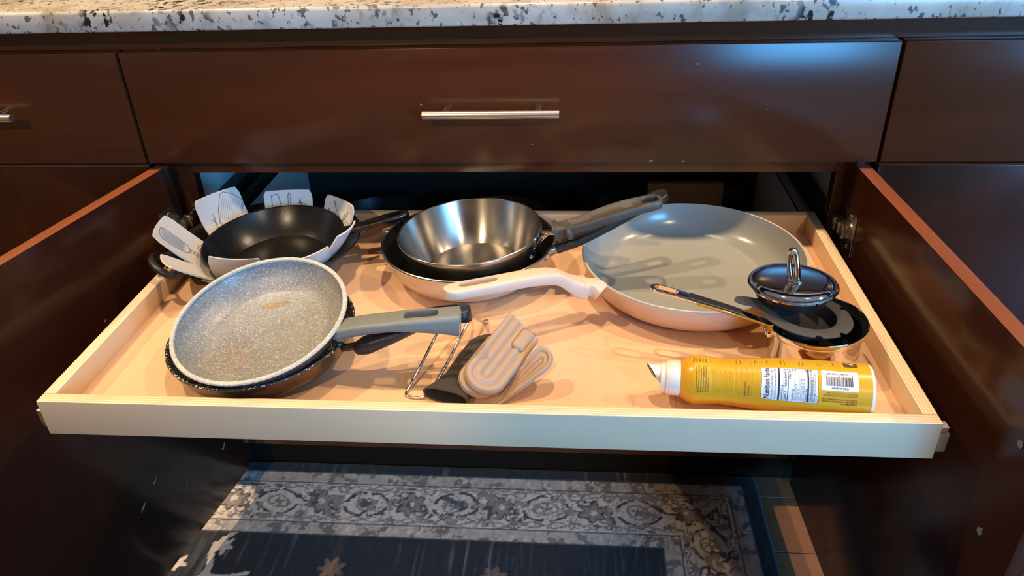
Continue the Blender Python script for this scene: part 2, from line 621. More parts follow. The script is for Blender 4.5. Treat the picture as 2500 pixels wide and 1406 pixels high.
def pan_prof(rb, rt_, d, th, fl, ctrl=(.7, .15), n=14, mo=0, mi=1, mr=2, lip=0.0):
    """Closed wall profile of a pan: outside, rim, inside."""
    def bez(a, c, b, m):
        return [((1-t)**2*a[0]+2*t*(1-t)*c[0]+t*t*b[0], (1-t)**2*a[1]+2*t*(1-t)*c[1]+t*t*b[1]) for t in [i/(m-1) for i in range(m)]]
    o = bez((rb, 0), (rb+(rt_-rb)*ctrl[0], d*ctrl[1]), (rt_, d), n)
    i_ = bez((rb-th*.6, fl), (rb-th+(rt_-rb)*ctrl[0], fl+(d-fl)*ctrl[1]), (rt_-th, d), n)
    P = [(0, .001, mo), (rb-.006, .001, mo), (rb-.003, 0, mo)]
    P += [(r, z, mo) for r, z in o[:-1]]
    P += [(rt_+lip, d-.0012, mr), (rt_+lip-.0004, d, mr), (rt_-th*.5, d+.0007, mr), (rt_-th, d, mi)]
    P += [(r, z, mi) for r, z in i_[::-1][1:]]
    P += [(0, fl, mi)]
    return P

# ------------------------------------------------------------------ setting
PI = math.pi
ZT, ZB = .840, .675             # drawer front top and bottom
FRONT_Y = 0.0

def struct(name, g, mats, parent=None, smooth=32):
    o = g.obj(name, mats, parent=parent, smooth=smooth)
    if parent is None:
        o['kind'] = 'structure'
    return o

fl = struct('floor', G().box((-3.0, -4.2, -.06), (3.6, .72, -.014)), M['dark_inside'])
pw, pl = .128, 1.32
pg = G().box((0, 0, -.014), (pl-.0015, pw-.0015, 0), .0008, seg=1)
plank_me = None
row = 0
y = -4.2
while y < .62:
    x = -3.0-(row*0.47 % 1.0)*pl*.9
    while x < 3.6:
        x0, x1 = max(x, -3.0), min(x+pl, 3.6)
        if x1-x0 > .05:
            if abs(x1-x0-pl) < 1e-6:
                if plank_me is None:
                    o = pg.obj('plank', M['floor_wood'], parent=fl)
                    plank_me = o.data
                else:
                    o = bpy.data.objects.new('plank', plank_me)
                    C.objects.link(o)
                    o.parent = fl
                o.location = (x0, y, 0)
            else:
                o = G().box((0, 0, -.014), (x1-x0-.0015, pw-.0015, 0), .0008, seg=1).obj('plank', M['floor_wood'], parent=fl)
                o.location = (x0, y, 0)
        x += pl
    row += 1
    y += pw
struct('ceiling', G().box((-3.0, -4.2, 2.44), (3.6, .72, 2.50)), M['ceiling_paint'])
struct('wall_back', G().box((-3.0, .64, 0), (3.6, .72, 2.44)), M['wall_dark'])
struct('wall_left', G().box((-3.08, -4.2, 0), (-3.0, .72, 2.44)), M['wall_paint'])
struct('wall_right', G().box((3.6, -4.2, 0), (3.68, .72, 2.44)), M['wall_paint'])
struct('wall_rear', G().box((-3.0, -4.2, 0), (3.6, -4.12, 2.44)), M['wall_paint'])
g = G()
for a, b in (((2.02, -4.12, .76), (2.11, -4.03, 2.36)), ((3.57, -4.12, .76), (3.59, -4.03, 2.36)),
             ((2.11, -4.12, .76), (3.57, -4.03, .85)), ((2.11, -4.12, 2.27), (3.57, -4.03, 2.36))):
    g.box(a, b, .004)
w1 = struct('window_1', g, M['ceiling_paint'])
t = thing('low_light_blocker', 'brown island-shaped box added unseen behind the photographer to block window light', 'light blocker', (-1.1, -2.06, 0))  # added out of view: keeps low window light off the tray's left
G().box((-2.9, -2.33, .10), (.80, -1.80, .885), .002).box((-2.85, -2.28, 0), (.75, -1.86, .10)).obj('body', M['blocker_paint'], (-1.1, -2.06, 0), t)
G().box((-2.95, -2.36, .8854), (.82, -1.77, .915), .004).obj('top', M['granite_counter'], (-1.1, -2.06, .885), t)

t = thing('tall_light_blocker', 'tall brown cabinet-shaped box added unseen behind the photographer to block light', 'cabinet', (.42, -2.06, .9155))  # unseen blocker: shades tray and pans from the window and rear lamps
G().box((-.58, -2.33, .9155), (.80, -1.82, 2.15), .003).obj('body', M['blocker_paint'], (.42, -2.06, .9155), t)
for x0 in (-.576, .114):
    d_ = G().box((x0, -1.8195, .92), (x0+.682, -1.80, 2.145), .002).obj('door', M['blocker_paint'], (x0, -1.81, .92), t)

# countertop
g = G().box((-2.2, -.0245, .8722), (2.2, .635, .9005), .0045, seg=3)
tag(g.obj('countertop', M['granite_counter'], (0, 0, .8722)), 'polished cream granite countertop with black flecks running over the cabinets', 'countertop')

# ------------------------------------------------------------------ cabinets
def pull(parent, cx, cz, name='handle'):
    yb = -.029
    g = G().cyl((cx-.094, yb, cz), (cx+.094, yb, cz), .0058, 24)
    for s in (-1, 1):
        g.cyl((cx+s*.064, yb, cz), (cx+s*.064, 0.0, cz), .0045, 16)
    return g.obj(name, M['nickel'], (cx, yb, cz), parent)

def chips(parent, spots, name='scratch'):
    for a, b, wd, nrm in spots:
        a, b, nn = Vector(a), Vector(b), Vector(nrm)
        s = (b-a).cross(nn).normalized()*wd
        o = nn*.0004
        mid = (a+b)/2
        G().add([a+o, mid+s+o, b+o, mid-s+o], [(0, 1, 2, 3)]).obj(name, M['scratch'], mid, parent, smooth=None)

cab = thing('base_cabinet', 'dark cherry base cabinet standing open, wide drawer above two open doors', 'cabinet', (0, .3, 0))
L0 = (0, .3, 0)
# carcass
for sx, nm in ((-1, 'side_panel'), (1, 'side_panel')):
    a, b = sorted((sx*.512, sx*.528))
    G().box((a, .04, .10), (b, .60, .87)).obj(nm, M['laminate'], (sx*.52, .3, .1), cab, label='white laminate inner side panel')
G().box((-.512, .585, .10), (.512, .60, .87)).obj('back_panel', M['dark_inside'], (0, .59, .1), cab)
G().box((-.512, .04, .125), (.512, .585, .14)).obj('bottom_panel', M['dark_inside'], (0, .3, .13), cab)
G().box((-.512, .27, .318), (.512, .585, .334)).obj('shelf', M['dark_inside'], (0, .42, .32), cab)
G().box((.27, .545, .334), (.435, .560, .412), .001).obj('stop_board', M['maple_f'], (.35, .55, .33), cab, label='pale wooden stop board at the back')
G().box((.437, .53, .334), (.470, .565, .412), .001).obj('bracket', M['black_metal'], (.45, .55, .33), cab)
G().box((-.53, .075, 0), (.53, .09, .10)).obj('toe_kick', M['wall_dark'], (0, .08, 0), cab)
# face frame
G().box((-.476, .02, .652), (.4850, .04, .70), .001).obj('rail', M['cherry'], (0, .03, .67), cab)
G().box((-.476, .02, .10), (.4850, .04, .140), .001).obj('rail', M['cherry'], (0, .03, .12), cab)
G().box((-.5343, .02, .84), (.5343, .0394, .8718)).obj('rail', M['cherry'], (0, .03, .85), cab)
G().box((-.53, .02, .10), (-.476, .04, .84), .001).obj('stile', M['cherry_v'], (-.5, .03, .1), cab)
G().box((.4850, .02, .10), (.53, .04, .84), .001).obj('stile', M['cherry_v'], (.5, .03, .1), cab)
# runners the tray rides on
for sx, xi in ((-1, -.4765), (1, .4845)):
    a, b = sorted((sx*.5118, xi+sx*.0085))
    G().box((a, .05, .515), (b, .58, .566), .001).obj('runner_block', M['runner_dark'], (xi, .3, .5), cab)
    a, b = sorted((xi+sx*.008, xi+sx*.0005))
    G().box((a, .045, .520), (b, .58, .574), .001).obj('runner', M['black_metal'], (xi, .3, .52), cab)
    for k in range(3):
        G().cyl((xi+sx*.0007, .14+k*.14, .563), (xi-sx*.0003, .14+k*.14, .563), .003, 12).obj('screw', M['steel'], (xi, .14+k*.14, .56), cab)
# drawer
dr = G().box((-.53, 0, ZB), (.53, .019, ZT), .0016).obj('drawer', M['cherry'], (0, 0, ZB), cab)
pull(dr, -.0053, .7563)
chips(dr, [((-.108, 0, .764), (-.104, 0, .761), .0012, (0, -1, 0)), ((.048, 0, .704), (.051, 0, .703), .0012, (0, -1, 0)),
           ((.270, 0, .815), (.274, 0, .814), .0008, (0, -1, 0)), ((.37, 0, .752), (.372, 0, .751), .001, (0, -1, 0)),
           ((.215, 0, .677), (.222, 0, .679), .0014, (0, -1, 0)), ((.262, 0, .6765), (.266, 0, .678), .0012, (0, -1, 0))])
# doors
def door(hx, ang, sgn):
    """Inner face starts at (hx, .002); the leaf runs toward -y, splayed outward by ang."""
    d = Vector((sgn*math.sin(ang), -math.cos(ang), 0))
    nn = Vector((sgn*math.cos(ang), math.sin(ang), 0))
    b = Vector((hx, .002, 0))
    T = Matrix((d, nn, Vector((0, 0, 1)))).transposed().to_4x4()
    T.translation = b
    dd = G().box((0, 0, .058), (.527, .019, .671), .0014, T=T)
    # the upper edge is lighter: separate material on the top faces
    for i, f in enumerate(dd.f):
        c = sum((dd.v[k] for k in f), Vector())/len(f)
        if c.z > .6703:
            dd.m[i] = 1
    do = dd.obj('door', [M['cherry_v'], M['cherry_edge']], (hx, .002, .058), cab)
    # concealed hinge near the top
    g = G()
    g.box((.006, -.0015, .548), (.046, .0, .610), .0005, T=T)
    g.cyl(T @ Vector((.026, -.0035, .579)), T @ Vector((.026, 0, .579)), .0165, 28)
    g.box((.004, -.0105, .568), (.028, -.003, .590), .0012, T=T)
    for zz in (.556, .602):
        g.cyl(T @ Vector((.026, -.003, zz)), T @ Vector((.026, 0, zz)), .004, 12)
    sx = hx/abs(hx)
    xi = hx-sx*.012
    a, c2 = sorted((sx*.4895, sx*.5015))
    g.box((a, .003, .568), (c2, .0185, .5885), .0015)
    a, c2 = sorted((hx-sx*.0005, hx-sx*.012))
    g.box((a, -.012, .570), (c2, .004, .587), .0012)
    g.cyl((sx*.4893, .011, .578), (sx*.4885, .011, .578), .0045, 12)
    g.obj('hinge', M['zinc'], (hx, 0, .57), do, label='zinc concealed hinge')
    return T, do
TL, doL = door(-.5041, .1743, -1)
TR, doR = door(.5028, .0386, 1)
def on(T, u, z):
    return T @ Vector((u, -.0001, z))
nL = -(TL.to_3x3() @ Vector((0, 1, 0)))
nR = -(TR.to_3x3() @ Vector((0, 1, 0)))
for u, z in ((.478, .470), (.485, .592)):
    p = on(TR, u, z)
    G().cyl(p-nR*.001, p+nR*.0012, .0042, 16).obj('screw', M['steel'], p, doR)
chips(doR, [(on(TR, .03, .1), on(TR, .036, .095), .0012, nR), (on(TR, .40, .34), on(TR, .402, .338), .0012, nR)])
chips(doL, [(on(TL, .20, .523), on(TL, .204, .519), .0018, nL), (on(TL, .45, .655), on(TL, .454, .652), .0018, nL), (on(TL, .155, .17), on(TL, .165, .16), .0014, nL),
            (on(TL, .21, .235), on(TL, .225, .225), .002, nL), (on(TL, .245, .215), on(TL, .262, .205), .0026, nL),
            (on(TL, .045, .165), on(TL, .058, .150), .002, nL), (on(TL, .052, .150), on(TL, .062, .158), .0016, nL)])

def neighbour(sx, label):
    L = (sx*.94, .3, 0)
    t = thing('base_cabinet', label, 'cabinet', L)
    a, b = sorted((sx*.5345, sx*1.34))
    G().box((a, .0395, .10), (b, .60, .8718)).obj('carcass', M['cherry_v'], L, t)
    G().box((a, .02, .84), (b, .0395, .8718)).obj('rail', M['cherry'], L, t)
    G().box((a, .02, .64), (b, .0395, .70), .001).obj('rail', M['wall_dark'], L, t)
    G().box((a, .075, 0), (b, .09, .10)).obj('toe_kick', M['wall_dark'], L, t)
    d = G().box((a, 0, ZB), (b, .019, ZT), .0016).obj('drawer', M['cherry'], L, t)
    pull(d, sx*.793 if sx < 0 else .92, .7565 if sx < 0 else .766)
    dd = G().box((a, 0, .058), (b, .019, .671), .0016)
    for i, f in enumerate(dd.f):
        c = sum((dd.v[k] for k in f), Vector())/len(f)
        if c.z > .6703:
            dd.m[i] = 1
    dd.obj('door', [M['cherry_v'], M['cherry_edge']], L, t)
    return t
neighbour(-1, 'closed dark cherry base cabinet left of the open one, with drawer and door')
neighbour(1, 'closed dark cherry base cabinet right of the open one, reflecting bluish daylight')

# ------------------------------------------------------------------ pull-out tray
X0, X1, YF, YB, TZ, TH, TT, TIN = -.4688, .4763, -.4359, .0554, .5737, .0459, .0146, .0285
ZF = TZ-TIN
ZP = ZF+.0006          # where things rest
tray = thing('pullout_tray', 'pale maple plywood pull-out tray full of pans, drawn out between the doors', 'tray', (0, -.19, TZ-TH))
LT = (0, -.19, TZ-TH)
def ply(name, a, b, face, edge):
    g = G().box(a, b, .0009)
    for i, f in enumerate(g.f):
        c = sum((g.v[k] for k in f), Vector())/len(f)
        if c.z > b[2]-.0008:
            g.m[i] = 1
    return g.obj(name, [face, edge], LT, tray)
ply('front_panel', (X0, YF, TZ-TH), (X1, YF+TT, TZ), M['maple_f'], ply_edge('ply_front', 'Y', YF+.19, TT/4))
ply('back_panel', (X0+TT, YB-TT, TZ-TH), (X1-TT, YB, TZ), M['maple_f'], ply_edge('ply_back', 'Y', YB-TT+.19, TT/4))
ply('side_panel', (X0, YF+TT+.0003, TZ-TH), (X0+TT, YB, TZ), M['maple_s'], ply_edge('ply_left', 'X', X0, TT/4))
ply('side_panel', (X1-TT, YF+TT+.0003, TZ-TH), (X1, YB, TZ), M['maple_s'], ply_edge('ply_right', 'X', X1-TT, TT/4))
G().box((X0+TT, YF+TT, ZF-.009), (X1-TT, YB-TT, ZF)).obj('bottom_panel', M['maple_x'], LT, tray)
for sx, xs in ((-1, X0), (1, X1)):
    a, b = sorted((xs+sx*.0003, xs+sx*.0068))
    g = G().box((a, YF+.006, TZ-TH+.010), (b, .50, TZ-TH+.030), .0008)
    g.box((a, YF+.0015, TZ-TH+.008), (b+(.0035 if sx > 0 else 0), YF+.008, TZ-TH+.032), .0012)
    if sx > 0:
        g.box((xs+.001, YF+.002, TZ-TH+.034), (xs+.008, YF+.012, TZ-TH+.040), .001)
    g.obj('slide', M['plastic_grey'] if sx > 0 else M['zinc'], LT, tray, label='metal drawer slide')

# ------------------------------------------------------------------ pans
def wpart(g, name, mats, t, smooth=32, label=None):
    return g.obj(name, mats, t.location, t, smooth, label)

def rivet(g, p, n, r=.004, h=.0022, mi=0):
    n = Vector(n).normalized()
    T = tilt((0, 0, 0), 0, 0)
    a = n.orthogonal().normalized()
    T = Matrix((a, n.cross(a), n)).transposed().to_4x4()
    T.translation = Vector(p)
    g.lathe([(r, -.001, mi), (r, h*.35, mi), (r*.75, h*.8, mi), (r*.35, h, mi), (0, h, mi)], T, 16)

# -- big dark sauté pan at the left back
BC = Vector((-.333, -.0785, ZP))
t = thing('saute_pan', 'large brown pan under the felt protector and cast iron skillet', 'pan', BC)
T = Matrix.Translation(BC)
g = G().lathe(pan_prof(.087, .1335, .0450, .003, .004, (.40, .60)), T, 96)
wpart(g, 'body', [M['hard_brown'], M['nonstick_black'], M['nonstick_black']], t, label='brown body with black non-stick inside')
g = G()
def polar(c, r, a, z):
    return Vector((c[0]+r*math.cos(a), c[1]+r*math.sin(a), z))
A1 = math.radians(214)
loop = [polar(BC, .1345, A1-.26, ZF+.041), polar(BC, .146, A1-.225, ZF+.043), polar(BC, .155, A1-.15, ZF+.050), polar(BC, .158, A1, ZF+.053), polar(BC, .155, A1+.15, ZF+.050), polar(BC, .146, A1+.225, ZF+.043), polar(BC, .1345, A1+.26, ZF+.041)]
g.tube([Vector(p) for p in spline(loop, 36)], .0052, 12)
wpart(g, 'helper_handle', [M['black_plastic']], t)
g = G()
A2 = math.radians(19)
bar(g, [polar(BC, .132, A2, ZF+.037), polar(BC, .148, A2-.02, ZF+.042), polar(BC, .168, A2-.03, ZF+.047), polar(BC, .190, A2-.02, ZF+.051)],
    lerp((0, .012), (.2, .009), (.6, .012), (1, .012)), lerp((0, .008), (1, .011)), hole=(.86, .96, .004), roundend=.08)
wpart(g, 'handle', [M['anodized']], t)

# -- felt protector between the two
FC = Vector((-.319, -.098, ZF+.0052))
t = thing('pan_protector', 'grey felt pan protector with upturned petals printed with utensils', 'pan protector', FC)
petals = []      # each: (angle, root half-width, tip half-width, list of (radius, height) along it, twist, thickness)
def petal(a_deg, hw0, hw1, prof, skew=0.0, prints=(), edge=False, bend=0.0):
    a = math.radians(a_deg)
    rad = Vector((math.cos(a), math.sin(a), 0))
    tan = Vector((-math.sin(a), math.cos(a), 0))
    pr = spline([(r, z) for r, z in prof], 16)
    n, k, th = 16, 11, .0022
    def P(u, v):      # u along 0..1, v across -1..1
        x = u*(n-1)
        i = min(int(x), n-2)
        f = x-i
        q = pr[i]*(1-f)+pr[i+1]*f
        hw = hw0+(hw1-hw0)*min(1, u*1.25)
        # rounded tip corners
        cr = .16
        vv = v
        if u > 1-cr*.4:
            e = (u-1+cr*.4)/(cr*.4)
            hw *= 1-.10*e*e
        c = FC+Vector((0, 0, q[1]))+rad*(q[0]-bend*vv*vv)+tan*(hw*vv+skew*u)
        return c
    def Nn(u, v):
        e = .004
        du = P(min(1, u+e), v)-P(max(0, u-e), v)
        dv = P(u, min(1, v+e))-P(u, max(-1, v-e))
        return du.cross(dv).normalized()
    g = G()
    ns, vs = [], []
    for i in range(n):
        for j in range(k):
            vs.append(P(i/(n-1), -1+2*j/(k-1)))
            ns.append(Nn(i/(n-1), -1+2*j/(k-1)))
    tot = n*k
    V = [v+m_*th/2 for v, m_ in zip(vs, ns)]+[v-m_*th/2 for v, m_ in zip(vs, ns)]
    F, Mi = [], []
    for i in range(n-1):
        for j in range(k-1):
            q = (i*k+j, i*k+j+1, (i+1)*k+j+1, (i+1)*k+j)
            F += [q, tuple(tot+x for x in q[::-1])]
            Mi += [0, 0]
    rim = [i*k for i in range(n)]+[(n-1)*k+j for j in range(1, k)]+[i*k+k-1 for i in range(n-2, -1, -1)]
    for x, y_ in zip(rim, rim[1:]):
        F.append((x, y_, tot+y_, tot+x))
        Mi.append(1)
    g.add(V, F, Mi)
    po = wpart(g, 'petal', [M['felt'], M['felt_edge']], t, 40)
    if prints:
        pgm = G()
        for mi, wd, pts in prints:
            for sd in (1,):
                pts = [(min(max(u, .02), .985), min(max(v, -.96), .96)) for u, v in pts]
                if wd == 0:       # filled polygon
                    pv = [P(u, v)+Nn(u, v)*(th/2+.0003)*sd for u, v in pts]
                    pgm.add(pv, [tuple(range(len(pv)))], mi)
                    continue
                for (ua, va), (ub, vb) in zip(pts, pts[1:]):
                    m_ = max(1, int(max(abs(ub-ua), abs(vb-va))*10))
                    for s in range(m_):
                        c0 = (ua+(ub-ua)*s/m_, va+(vb-va)*s/m_)
                        c1 = (ua+(ub-ua)*(s+1)/m_, va+(vb-va)*(s+1)/m_)
                        p0, p1 = P(*c0), P(*c1)
                        nn = Nn(*c0)
                        sd_ = (p1-p0).cross(nn)
                        if sd_.length < 1e-9:
                            continue
                        sd_ = sd_.normalized()*wd
                        o_ = nn*(th/2+.0004)*sd
                        ex_ = (p1-p0)*.08
                        pgm.add([p0-sd_+o_-ex_, p1-sd_+o_+ex_, p1+sd_+o_+ex_, p0+sd_+o_-ex_], [(0, 1, 2, 3)], mi)
        pgm.obj('printed_drawing', [M['print_grey'], M['print_fill']], t.location, po, None)['kind'] = 'stuff'
    return po
def spatula(u0, v0, s, rot, n=10, su=.25):
    """Slotted turner head with a stub of handle, in petal coordinates."""
    c, sn = math.cos(rot), math.sin(rot)
    def q(x, y_):
        return (u0+s*(c*x-sn*y_)*su, v0+s*(sn*x+c*y_))
    out = []
    hd = [(-.9, -.55), (-.2, -.72), (.7, -.78), (.95, -.6), (1.0, 0), (.95, .6), (.7, .78), (-.2, .72), (-.9, .55), (-1.1, .2), (-1.1, -.2), (-.9, -.55)]
    out.append((0, .0005, [q(*p) for p in hd]))
    for i in range(n):
        yy = -.6+1.2*i/(n-1)
        out.append((1, .00042, [q(-.6, yy*.9), q(.75, yy)]))
    out.append((0, .0004, [q(-1.1, -.14), q(-2.6, -.16)]))
    out.append((0, .0004, [q(-1.1, .14), q(-2.6, .16)]))
    return out
def loopline(pts, wd=.00045):
    return [(0, wd, pts)]
def oval(u0, v0, a, b, n=14, wd=.00045, rot=0):
    return [(0, wd, [(u0+a*math.cos(2*PI*i/n+rot)*.5, v0+b*math.sin(2*PI*i/n)) for i in range(n+1)])]
# bottom disc
G().lathe([(0, 0), (.062, 0), (.062, .0022), (0, .0022)], Matrix.Translation(FC), 40).obj('disc', M['felt'], t.location, t)
st = [(.056, .0015), (.076, .0030), (.091, .021)]
st2 = [(.050, .0015), (.066, .0028), (.079, .018)]
petal(222, .026, .026, st+[(.122, .046), (.150, .070)], skew=.010, bend=.004)                                         # edge-on, front left
petal(193, .030, .036, st+[(.120, .050), (.150, .086)], prints=spatula(.84, .2, .50, 0.15)+oval(.60, -.5, .13, .28)+loopline([(.50, .9), (.62, .25), (.66, .15), (.60, .35), (.55, .3), (.62, .05), (.45, .45), (.40, .8)])+loopline([(.62, -.2), (.45, .1), (.36, -.1), (.5, -.5)]), bend=.004)
petal(146, .032, .037, st+[(.117, .050), (.130, .088)], prints=spatula(.80, -.35, .66, -.6)+loopline([(.78, .55), (.74, .45), (.82, .40), (.70, .5), (.66, .42), (.62, .5), (.50, .52), (.36, .6)]), bend=.004)
petal(96, .034, .037, st+[(.112, .048), (.118, .074)], prints=[(0, .0006, [(.66, .72), (.93, .68), (.95, .45), (.9, .38), (.64, .3)]), (0, .0006, [(.6, 0), (.85, .02), (.93, 0), (.96, -.05), (.92, -.12), (.85, -.08), (.6, -.08)]), (0, .0007, [(.66, -.5), (.86, -.5), (.8, -.42), (.8, -.58), (.72, -.5)]), (0, .0006, [(.66, -.72), (.78, -.7), (.74, -.66)])], bend=.003)
petal(50, .031, .036, st+[(.114, .044), (.124, .068)], prints=[(0, .0006, [(.94, .45), (.84, .3), (.74, -.1), (.66, -.35), (.82, -.4)]), (0, .0006, [(.66, -.35), (.86, -.6)]), (0, .0009, [(.93, .42), (.88, .3)]), (0, .0006, [(.62, .8), (.8, .7), (.7, .5)]), (0, .0007, [(.58, -.8), (.66, -.72), (.58, -.66)])], bend=.004)
petal(347, .026, .028, st2+[(.103, .045), (.126, .078)], skew=.004, bend=.005)
petal(318, .032, .034, st2+[(.1015, .041), (.108, .062)], bend=.0058)
petal(266, .034, .038, st2+[(.1015, .042), (.107, .074)], skew=-.004, bend=.0058)

# -- cast iron skillet
CI = Vector((-.3150, -.0985, ZF+.0165))
t = thing('cast_iron_skillet', 'black cast iron skillet sitting on the grey felt pan protector', 'skillet', CI)
T = tilt(CI, -.027, -.055)
g = G().lathe(pan_prof(.072, .1005, .0410, .0042, .005, (.58, .36), mo=0, mi=0, mr=0), T, 96)
wpart(g, 'body', [M['cast_iron']], t)
g = G()
def TP(T, x, y_, z): return T @ Vector((x, y_, z))
ah = math.radians(16)
def pol(T, r, a, z): return T @ Vector((r*math.cos(a), r*math.sin(a), z))
bar(g, [pol(T, .097, ah, .033), pol(T, .115, ah, .036), pol(T, .150, ah+.01, .041), pol(T, .195, ah+.02, .045)], lerp((0, .016), (.25, .009), (.8, .0125), (1, .011)), lerp((0, .008), (1, .009)), hole=(.78, .94, .0055), groove=lerp((0, 0), (.2, .0025), (.7, .0025), (.78, 0)), roundend=.1)
wpart(g, 'handle', [M['cast_iron']], t)

# -- dark speckled pan (lower) and grey granite pan (upper)
DC = Vector((-.2584, -.3106, ZP))
t = thing('speckled_black_pan', 'black speckled frying pan lying beneath the tilted grey stone pan', 'pan', DC)
T = tilt((-.2584, -.3106, .5890), -.038, -.054) @ Matrix.Translation((0, 0, -.0372))
g = G().lathe(pan_prof(.084, .1108, .0372, .003, .004, (.75, .2)), T, 96)
wpart(g, 'body', [M['anodized'], M['speckle_dark'], M['speckle_dark']], t, label='bronze outside with black speckled coating')
g = G().cyl((-.156, -.334, ZF+.034), (-.126, -.338, ZF+.043), .0045, 16)
wpart(g, 'neck', [M['anodized']], t)
g = G()
bar(g, [(-.138, -.3365, ZF+.035), (-.122, -.3355, ZF+.041), (-.095, -.328, ZF+.050), (-.055, -.3110, ZF+.062), (-.006, -.3045, ZF+.066)],
    lerp((0, .007), (.15, .010), (.7, .0135), (1, .0135)), lerp((0, .014), (.2, .020), (.55, .016), (1, .019)), hole=(.76, .93, .0065, 24), vee=.35, roundend=.05, n=150)
wpart(g, 'handle', [M['black_plastic']], t)

GC = Vector((-.2533, -.3200, .6125))
T = tilt(GC, -.075, -.223)
T = T @ Matrix.Translation((0, 0, -.0345))
t = thing('granite_pan', 'grey stone-effect frying pan tilted toward the front, its base stained brown', 'pan', T.translation)
pp = pan_prof(.073, .1036, .0345, .0030, .0040, (.76, .26))
g = G().lathe(pp, T, 96)
# pale flattened rim band
g.lathe([(.0985, .0332, 0), (.0990, .0354, 0), (.1034, .0354, 0), (.1042, .0338, 0), (.1030, .0326, 0)], T, 96)
g.m[-4*96:] = [2]*(4*96)
wpart(g, 'body', [M['hard_brown'], M['speckle_grey'], M['speckle_rim']], t, label='grey speckled stone coating with pale rim')
g = G()
def blotch(cx, cy, a, b, rot, n=22, amp=.18):
    vs = [T @ Vector((cx, cy, .00425))]
    for i in range(n):
        q = 2*PI*i/n
        rr = 1+amp*math.sin(3*q+cx*90)+amp*.6*math.sin(7*q+1)
        x, y_ = a*rr*math.cos(q), b*rr*math.sin(q)
        vs.append(T @ Vector((cx+x*math.cos(rot)-y_*math.sin(rot), cy+x*math.sin(rot)+y_*math.cos(rot), .00425)))
    g.add(vs, [(0, i+1, (i+1) % n+1) for i in range(n)])
blotch(-.006, .050, .018, .0045, .22)
M['stain'] = speckle('stain', (.30, .20, .11), (.36, .26, .15), (.55, .45, .30), (.2, .13, .07), .45, scale=430, plight=.7, pdark=.9)
wpart(g, 'stain', [M['stain']], t, None, label='brown burnt-on stain')
g = G()
bar(g, [(-.1555, -.3335, ZF+.0560), (-.147, -.3355, ZF+.0610), (-.122, -.339, ZF+.0690), (-.085, -.3415, ZF+.0755), (-.050, -.340, ZF+.0765), (-.015, -.3355, ZF+.0735)],
    lerp((0, .0145), (.08, .0145), (.1, .0155), (.5, .0150), (1, .0150)), lerp((0, .020), (.3, .017), (.55, .016), (.8, .022), (1, .031)), hole=(.655, .865, .0066, 24), vee=.45, ex=.42, n=170, k=13)
wpart(g, 'handle', [M['handle_sage']], t)
g = G()
# end cap of the handle
ec = Vector((-.0148, -.3355, ZF+.0735))
dv = Vector((.035, .0045, -.003)).normalized()
sv = dv.cross(Vector((0, 0, 1))).normalized()
uv_ = sv.cross(dv)
ring = []
for i in range(28):
    a = 2*PI*i/28
    c, s = math.cos(a), math.sin(a)
    x = .0128*math.copysign(abs(c)**.6, c)
    z = .0138*math.copysign(abs(s)**.6, s)
    if z < 0: x *= 1-.55*(-z/.0138)
    ring.append((x, z))
V = [ec+dv*.0003+sv*x+uv_*z for x, z in ring]+[ec+dv*.0012+sv*x*.97+uv_*z*.97 for x, z in ring]+[ec+dv*.0016+sv*x*.85+uv_*z*.85 for x, z in ring]
n_ = 28
g.add(V, [(i, (i+1) % n_, n_+(i+1) % n_, n_+i) for i in range(n_)]+[(n_+i, n_+(i+1) % n_, 2*n_+(i+1) % n_, 2*n_+i) for i in range(n_)]+[tuple(range(2*n_, 3*n_))])
wpart(g, 'end_cap', [M['handle_sage']], t)

# -- beige pan (lower) and steel pan (upper), middle
UC = Vector((-.0375, -.0932, ZP))
t = thing('beige_pan', 'beige enamelled frying pan with black inside under the steel pan', 'pan', UC)
g = G().lathe(pan_prof(.080, .1218, .0540, .003, .004, (.72, .16)), Matrix.Translation(UC), 96)
wpart(g, 'body', [M['beige_enamel'], M['nonstick_black'], M['steel']], t, label='beige outside, black coating inside, steel rim')
g = G()
for a, z in ((-.20, .043), (-.34, .043)):
    pass
g.cyl((.078, -.116, ZF+.046), (.092, -.122, ZF+.058), .0065, 14)
wpart(g, 'bracket', [M['steel']], t)
for p, nn, r_ in ((polar(UC, .119, -.42, ZF+.047), (.9, -.4, -.4), .0042), (polar(UC, .119, -.02, ZF+.047), (1, 0, -.4), .0042), (polar(UC, .1215, 2.98, ZF+.0545), (0, 0, 1), .0035)):
    g = G()
    rivet(g, p, nn, r_, .0028)
    wpart(g, 'rivet', [M['steel']], t)
g = G()
bar(g, [(.088, -.121, ZF+.056), (.112, -.121, ZF+.066), (.150, -.108, ZF+.082), (.195, -.088, ZF+.100), (.236, -.068, ZF+.112)], lerp((0, .012), (.12, .010), (.6, .013), (1, .013)), lerp((0, .013), (1, .013)), groove=lerp((0, 0), (.2, .002), (1, .002)), hole=(.80, .93, .005), roundend=.06)
wpart(g, 'handle', [M['black_plastic']], t)

SC = Vector((-.0329, -.105, .6200))
T = tilt(SC, -.052, -.020) @ Matrix.Translation((0, 0, -.0640))
t = thing('steel_pan', 'shiny brushed stainless steel pan nested inside the beige pan', 'pan', T.translation)
g = G().lathe(pan_prof(.071, .0999, .0640, .0028, .0045, (.55, .28)), T, 128)
wpart(g, 'body', [M['steel_brushed'], M['steel_brushed'], M['steel']], t, 40)
g = G()
